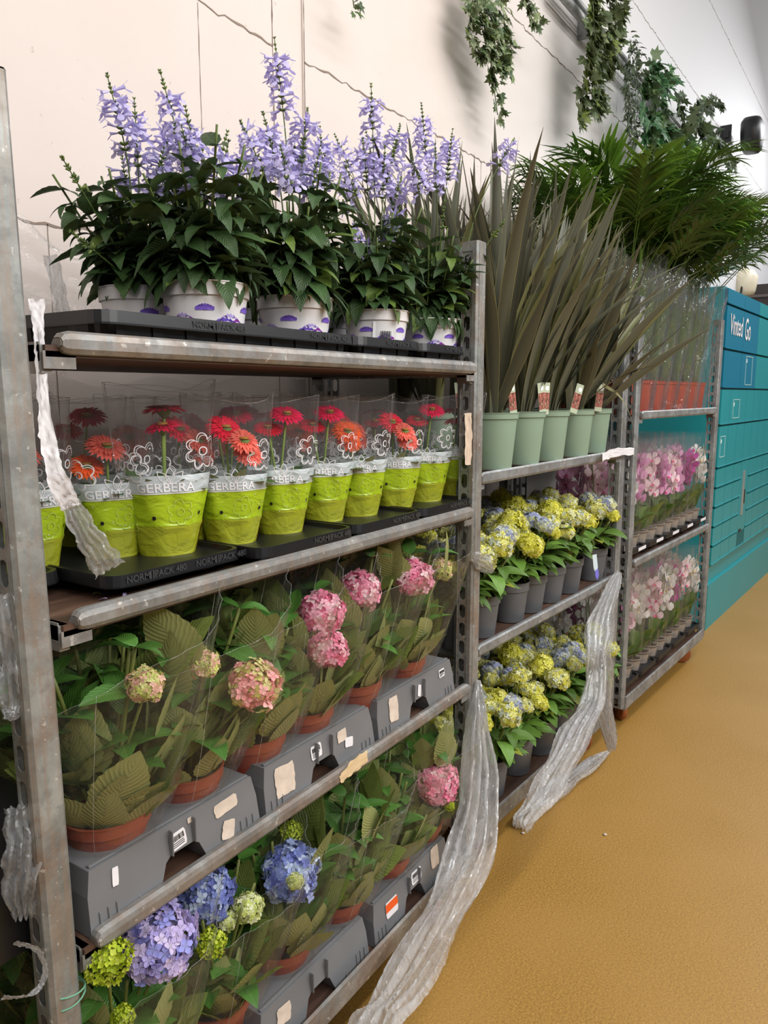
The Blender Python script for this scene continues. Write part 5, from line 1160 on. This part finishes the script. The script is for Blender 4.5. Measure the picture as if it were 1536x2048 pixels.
film('stretch_film', 'loop of stretch film trailing from the middle trolley onto the floor', PT((1195, 1290, -.08), (1185, 1400, -.10), (1150, 1470, -.11), (1110, 1550, -.12), (1075, 1610, -.13), (1040, 1650, -.14)), [.06, .08, .10, .10, .09, .04], 3, M['stretch'], pleat=.014)
film('stretch_film', 'twisted stretch film end lying on the floor by the middle trolley', [atz(1218, 1503, .03), atz(1160, 1545, .03), atz(1110, 1580, .03), atz(1070, 1620, .02), atz(1038, 1652, .02)], [.02, .07, .09, .07, .05], 4, M['stretch'], pleat=.008, dirw=(.3, 1, 0))
film('stretch_film', 'film scrap stuck on the far trolley post beside the hydrangeas', PT((945, 1110, -.01), (965, 1125, -.02), (985, 1145, -.03)), [.02, .06, .01], 5, M['stretch'], pleat=.006, nu=16, nv=40)
film('stretch_film', 'thin clear film stretched behind the left end of the top shelf', [(.60, .54, 1.80), (.78, .545, 1.775), (.95, .55, 1.74), (1.2, .55, 1.70)], [.34, .30, .26, .16], 6, M['thinfilm'], dirw=(0, 0, 1), pleat=.004, nu=24)
film('stretch_film', 'thin clear film behind the gerberas', [(.62, .555, 1.42), (1.0, .56, 1.43), (1.4, .555, 1.42), (1.86, .55, 1.43)], [.30, .26, .26, .30], 7, M['thinfilm'], dirw=(0, 0, 1), pleat=.005, nu=24)
film('film_rope', 'twisted rope of film hanging behind the salvias at the left', PT((100, 510, .45), (120, 590, .45), (130, 650, .45)), [.03, .025, .03], 8, M['stretch'], pleat=.006, nu=12, nv=40)
film('stretch_film', 'bundle of stretch film hanging off the left-edge trolley', PT((5, 1190, .02), (22, 1290, .02), (28, 1400, .02), (15, 1440, .02)), [.04, .045, .04, .01], 9, M['frost'], pleat=.008, nu=14, nv=50)
film('stretch_film', 'crumpled film wrapped round a dark box at the left edge', PT((45, 1610, .03), (50, 1680, .02), (45, 1760, .02), (50, 1835, .03)), [.045, .055, .055, .03], 10, M['frost'], pleat=.008, nu=16, nv=60)
film('paper_strip', 'torn white paper strip hanging beside the leaning front post', PT((72, 598, .02), (80, 700, .015), (92, 850, .01), (112, 950, .0), (142, 1015, -.005)), [.020, .012, .018, .026, .028], 11, M['paper'], pleat=.0015, nu=10, nv=60, cat='paper strip')
film('film_strip', 'clear film tail below the white paper strip', PT((140, 1005, -.005), (170, 1060, -.008), (200, 1110, -.01), (222, 1138, -.012)), [.026, .034, .045, .045], 12, M['stretch'], pleat=.004, nu=16, nv=50)
film('paper_strip', 'white shelf label curling off the flax shelf end', PT((1205, 915, -.035), (1230, 905, -.04), (1268, 903, -.05)), [.03, .034, .03], 13, M['paper'], pleat=.001, nu=8, nv=20, dirw=(0, 0, 1), cat='label')
o = film('paper_strip', 'beige torn tape on the edge of the middle shelf', PT((680, 1560, -.008), (705, 1535, -.009), (735, 1512, -.008)), [.018, .034, .030], 14, simple('beige_tape', (.84, .74, .58), .6), pleat=.0006, nu=8, nv=16, dirw=(0, 0, 1), cat='tape')
o = film('paper_strip', 'pinkish torn cardboard label on the far post beside the flax pots', PT((936, 826, -.006), (937, 870, -.006), (936, 930, -.006)), [.020, .022, .018], 15, simple('pink_card', (.84, .76, .68), .7, 0, .2, 40), pleat=.0006, nu=8, nv=16, cat='label')
b = MB(); p = at(45, 1750, .06); b.box(-.05, .035, 0, .25, -.12, .11); o = b.build('dark_box', M['blacktray'], None, False, tuple(p)); tag(o, 'dark plastic box wrapped in film on the left-edge trolley', 'box')
film('film_rope', 'white twisted film loop at the bottom left', PT((30, 1885, .0), (75, 1900, -.005), (90, 1950, -.005), (60, 1990, -.005), (5, 1995, .0)), [.008, .008, .007, .01, .012], 16, M['frost'], pleat=.003, nu=8, nv=60)
# green string on the post
b = MB(); P = []
for i in range(40): a = i/39*2*PI*2.2; P.append((.604+.028*math.cos(a), .018+.026*math.sin(a)-.0, .622+.012*math.sin(a*.5)+.004*i/39))
b.tube(P, .0016, 5); b.tube([(.632, -.008, .63), (.645, -.014, .645)], .0012, 4); tag(b.build('green_string', M['green_string']), 'green twine tied round the leaning front post', 'string')
# petals fallen on the shelf
r = np.random.default_rng(77)
for i, (u, v, c, wd) in enumerate([(160, 1172, (.70, .64, .86), 'lilac petal nearest the post'), (232, 1172, (.66, .60, .84), 'small lilac petal in the middle'), (250, 1188, (.75, .70, .90), 'curled lilac petal nearest the tray'), (185, 1190, (.70, .74, .35), 'yellow-green leaf scrap'), (215, 1200, (.72, .66, .88), 'long lilac petal by the shelf edge'), (118, 1145, (.62, .68, .30), 'pale green scrap behind the post')]):
    p = atz(u, v, 1.196); b = MB(); b.inst(leaf_t(.35, .9, .4, 6, 0, 'ovate', 3), frames(np.array([[math.cos(i*2.), math.sin(i*2.), .1]]), np.array([[0, 0, 1.]]))*.024, [(0, 0, .002)], [lin(c)])
    tag(b.build('fallen_petal', M['petal'], None, True, tuple(p)), wd+' fallen on the gerbera shelf', 'petal', 'petals fallen on the gerbera shelf')
for i, (u, v) in enumerate([(1210, 1670), (1046, 1667)]):
    p = atz(u, v, .0005); b = MB(); b.lathe([(0, 0), (.006, .001), (.008, .003), (.004, .005), (0, .005)], 5); tag(b.build('floor_crumb', M['torn'], None, True, tuple(p)), ('pale crumb of debris lying out on the open floor', 'tiny dark crumb on the floor near the film end')[i], 'debris')
# blue plant tag on the grey-pot hydrangeas
q = at(1188, 1125, -.06); t = empty('plant_tag', tuple(q), -.3, 'pale plant label with a blue flower hanging from a grey pot', 'plant label')
b = MB(); b.add([(-.012, 0, .03), (.014, 0, .03), (.020, -.004, -.02), (.006, -.006, -.045), (-.006, -.004, -.02)], [(4, 3, 2, 1, 0)], lin((.78, .84, .86))); b.add([(.0, -.007, -.03), (.018, -.006, -.025), (.024, -.008, -.05), (.012, -.010, -.068), (.0, -.008, -.05)], [(4, 3, 2, 1, 0)], lin((.46, .44, .80))); o = b.build('label_card', M['paint'], t, smooth=False); o.modifiers.new('s', 'SOLIDIFY').thickness = .0006
# drop unused prototypes (all are used, this is a guard)
for o in list(bpy.data.objects):
    if o.parent is None and o.location.z < -10:
        for c in list(o.children_recursive): bpy.data.objects.remove(c)
        bpy.data.objects.remove(o)
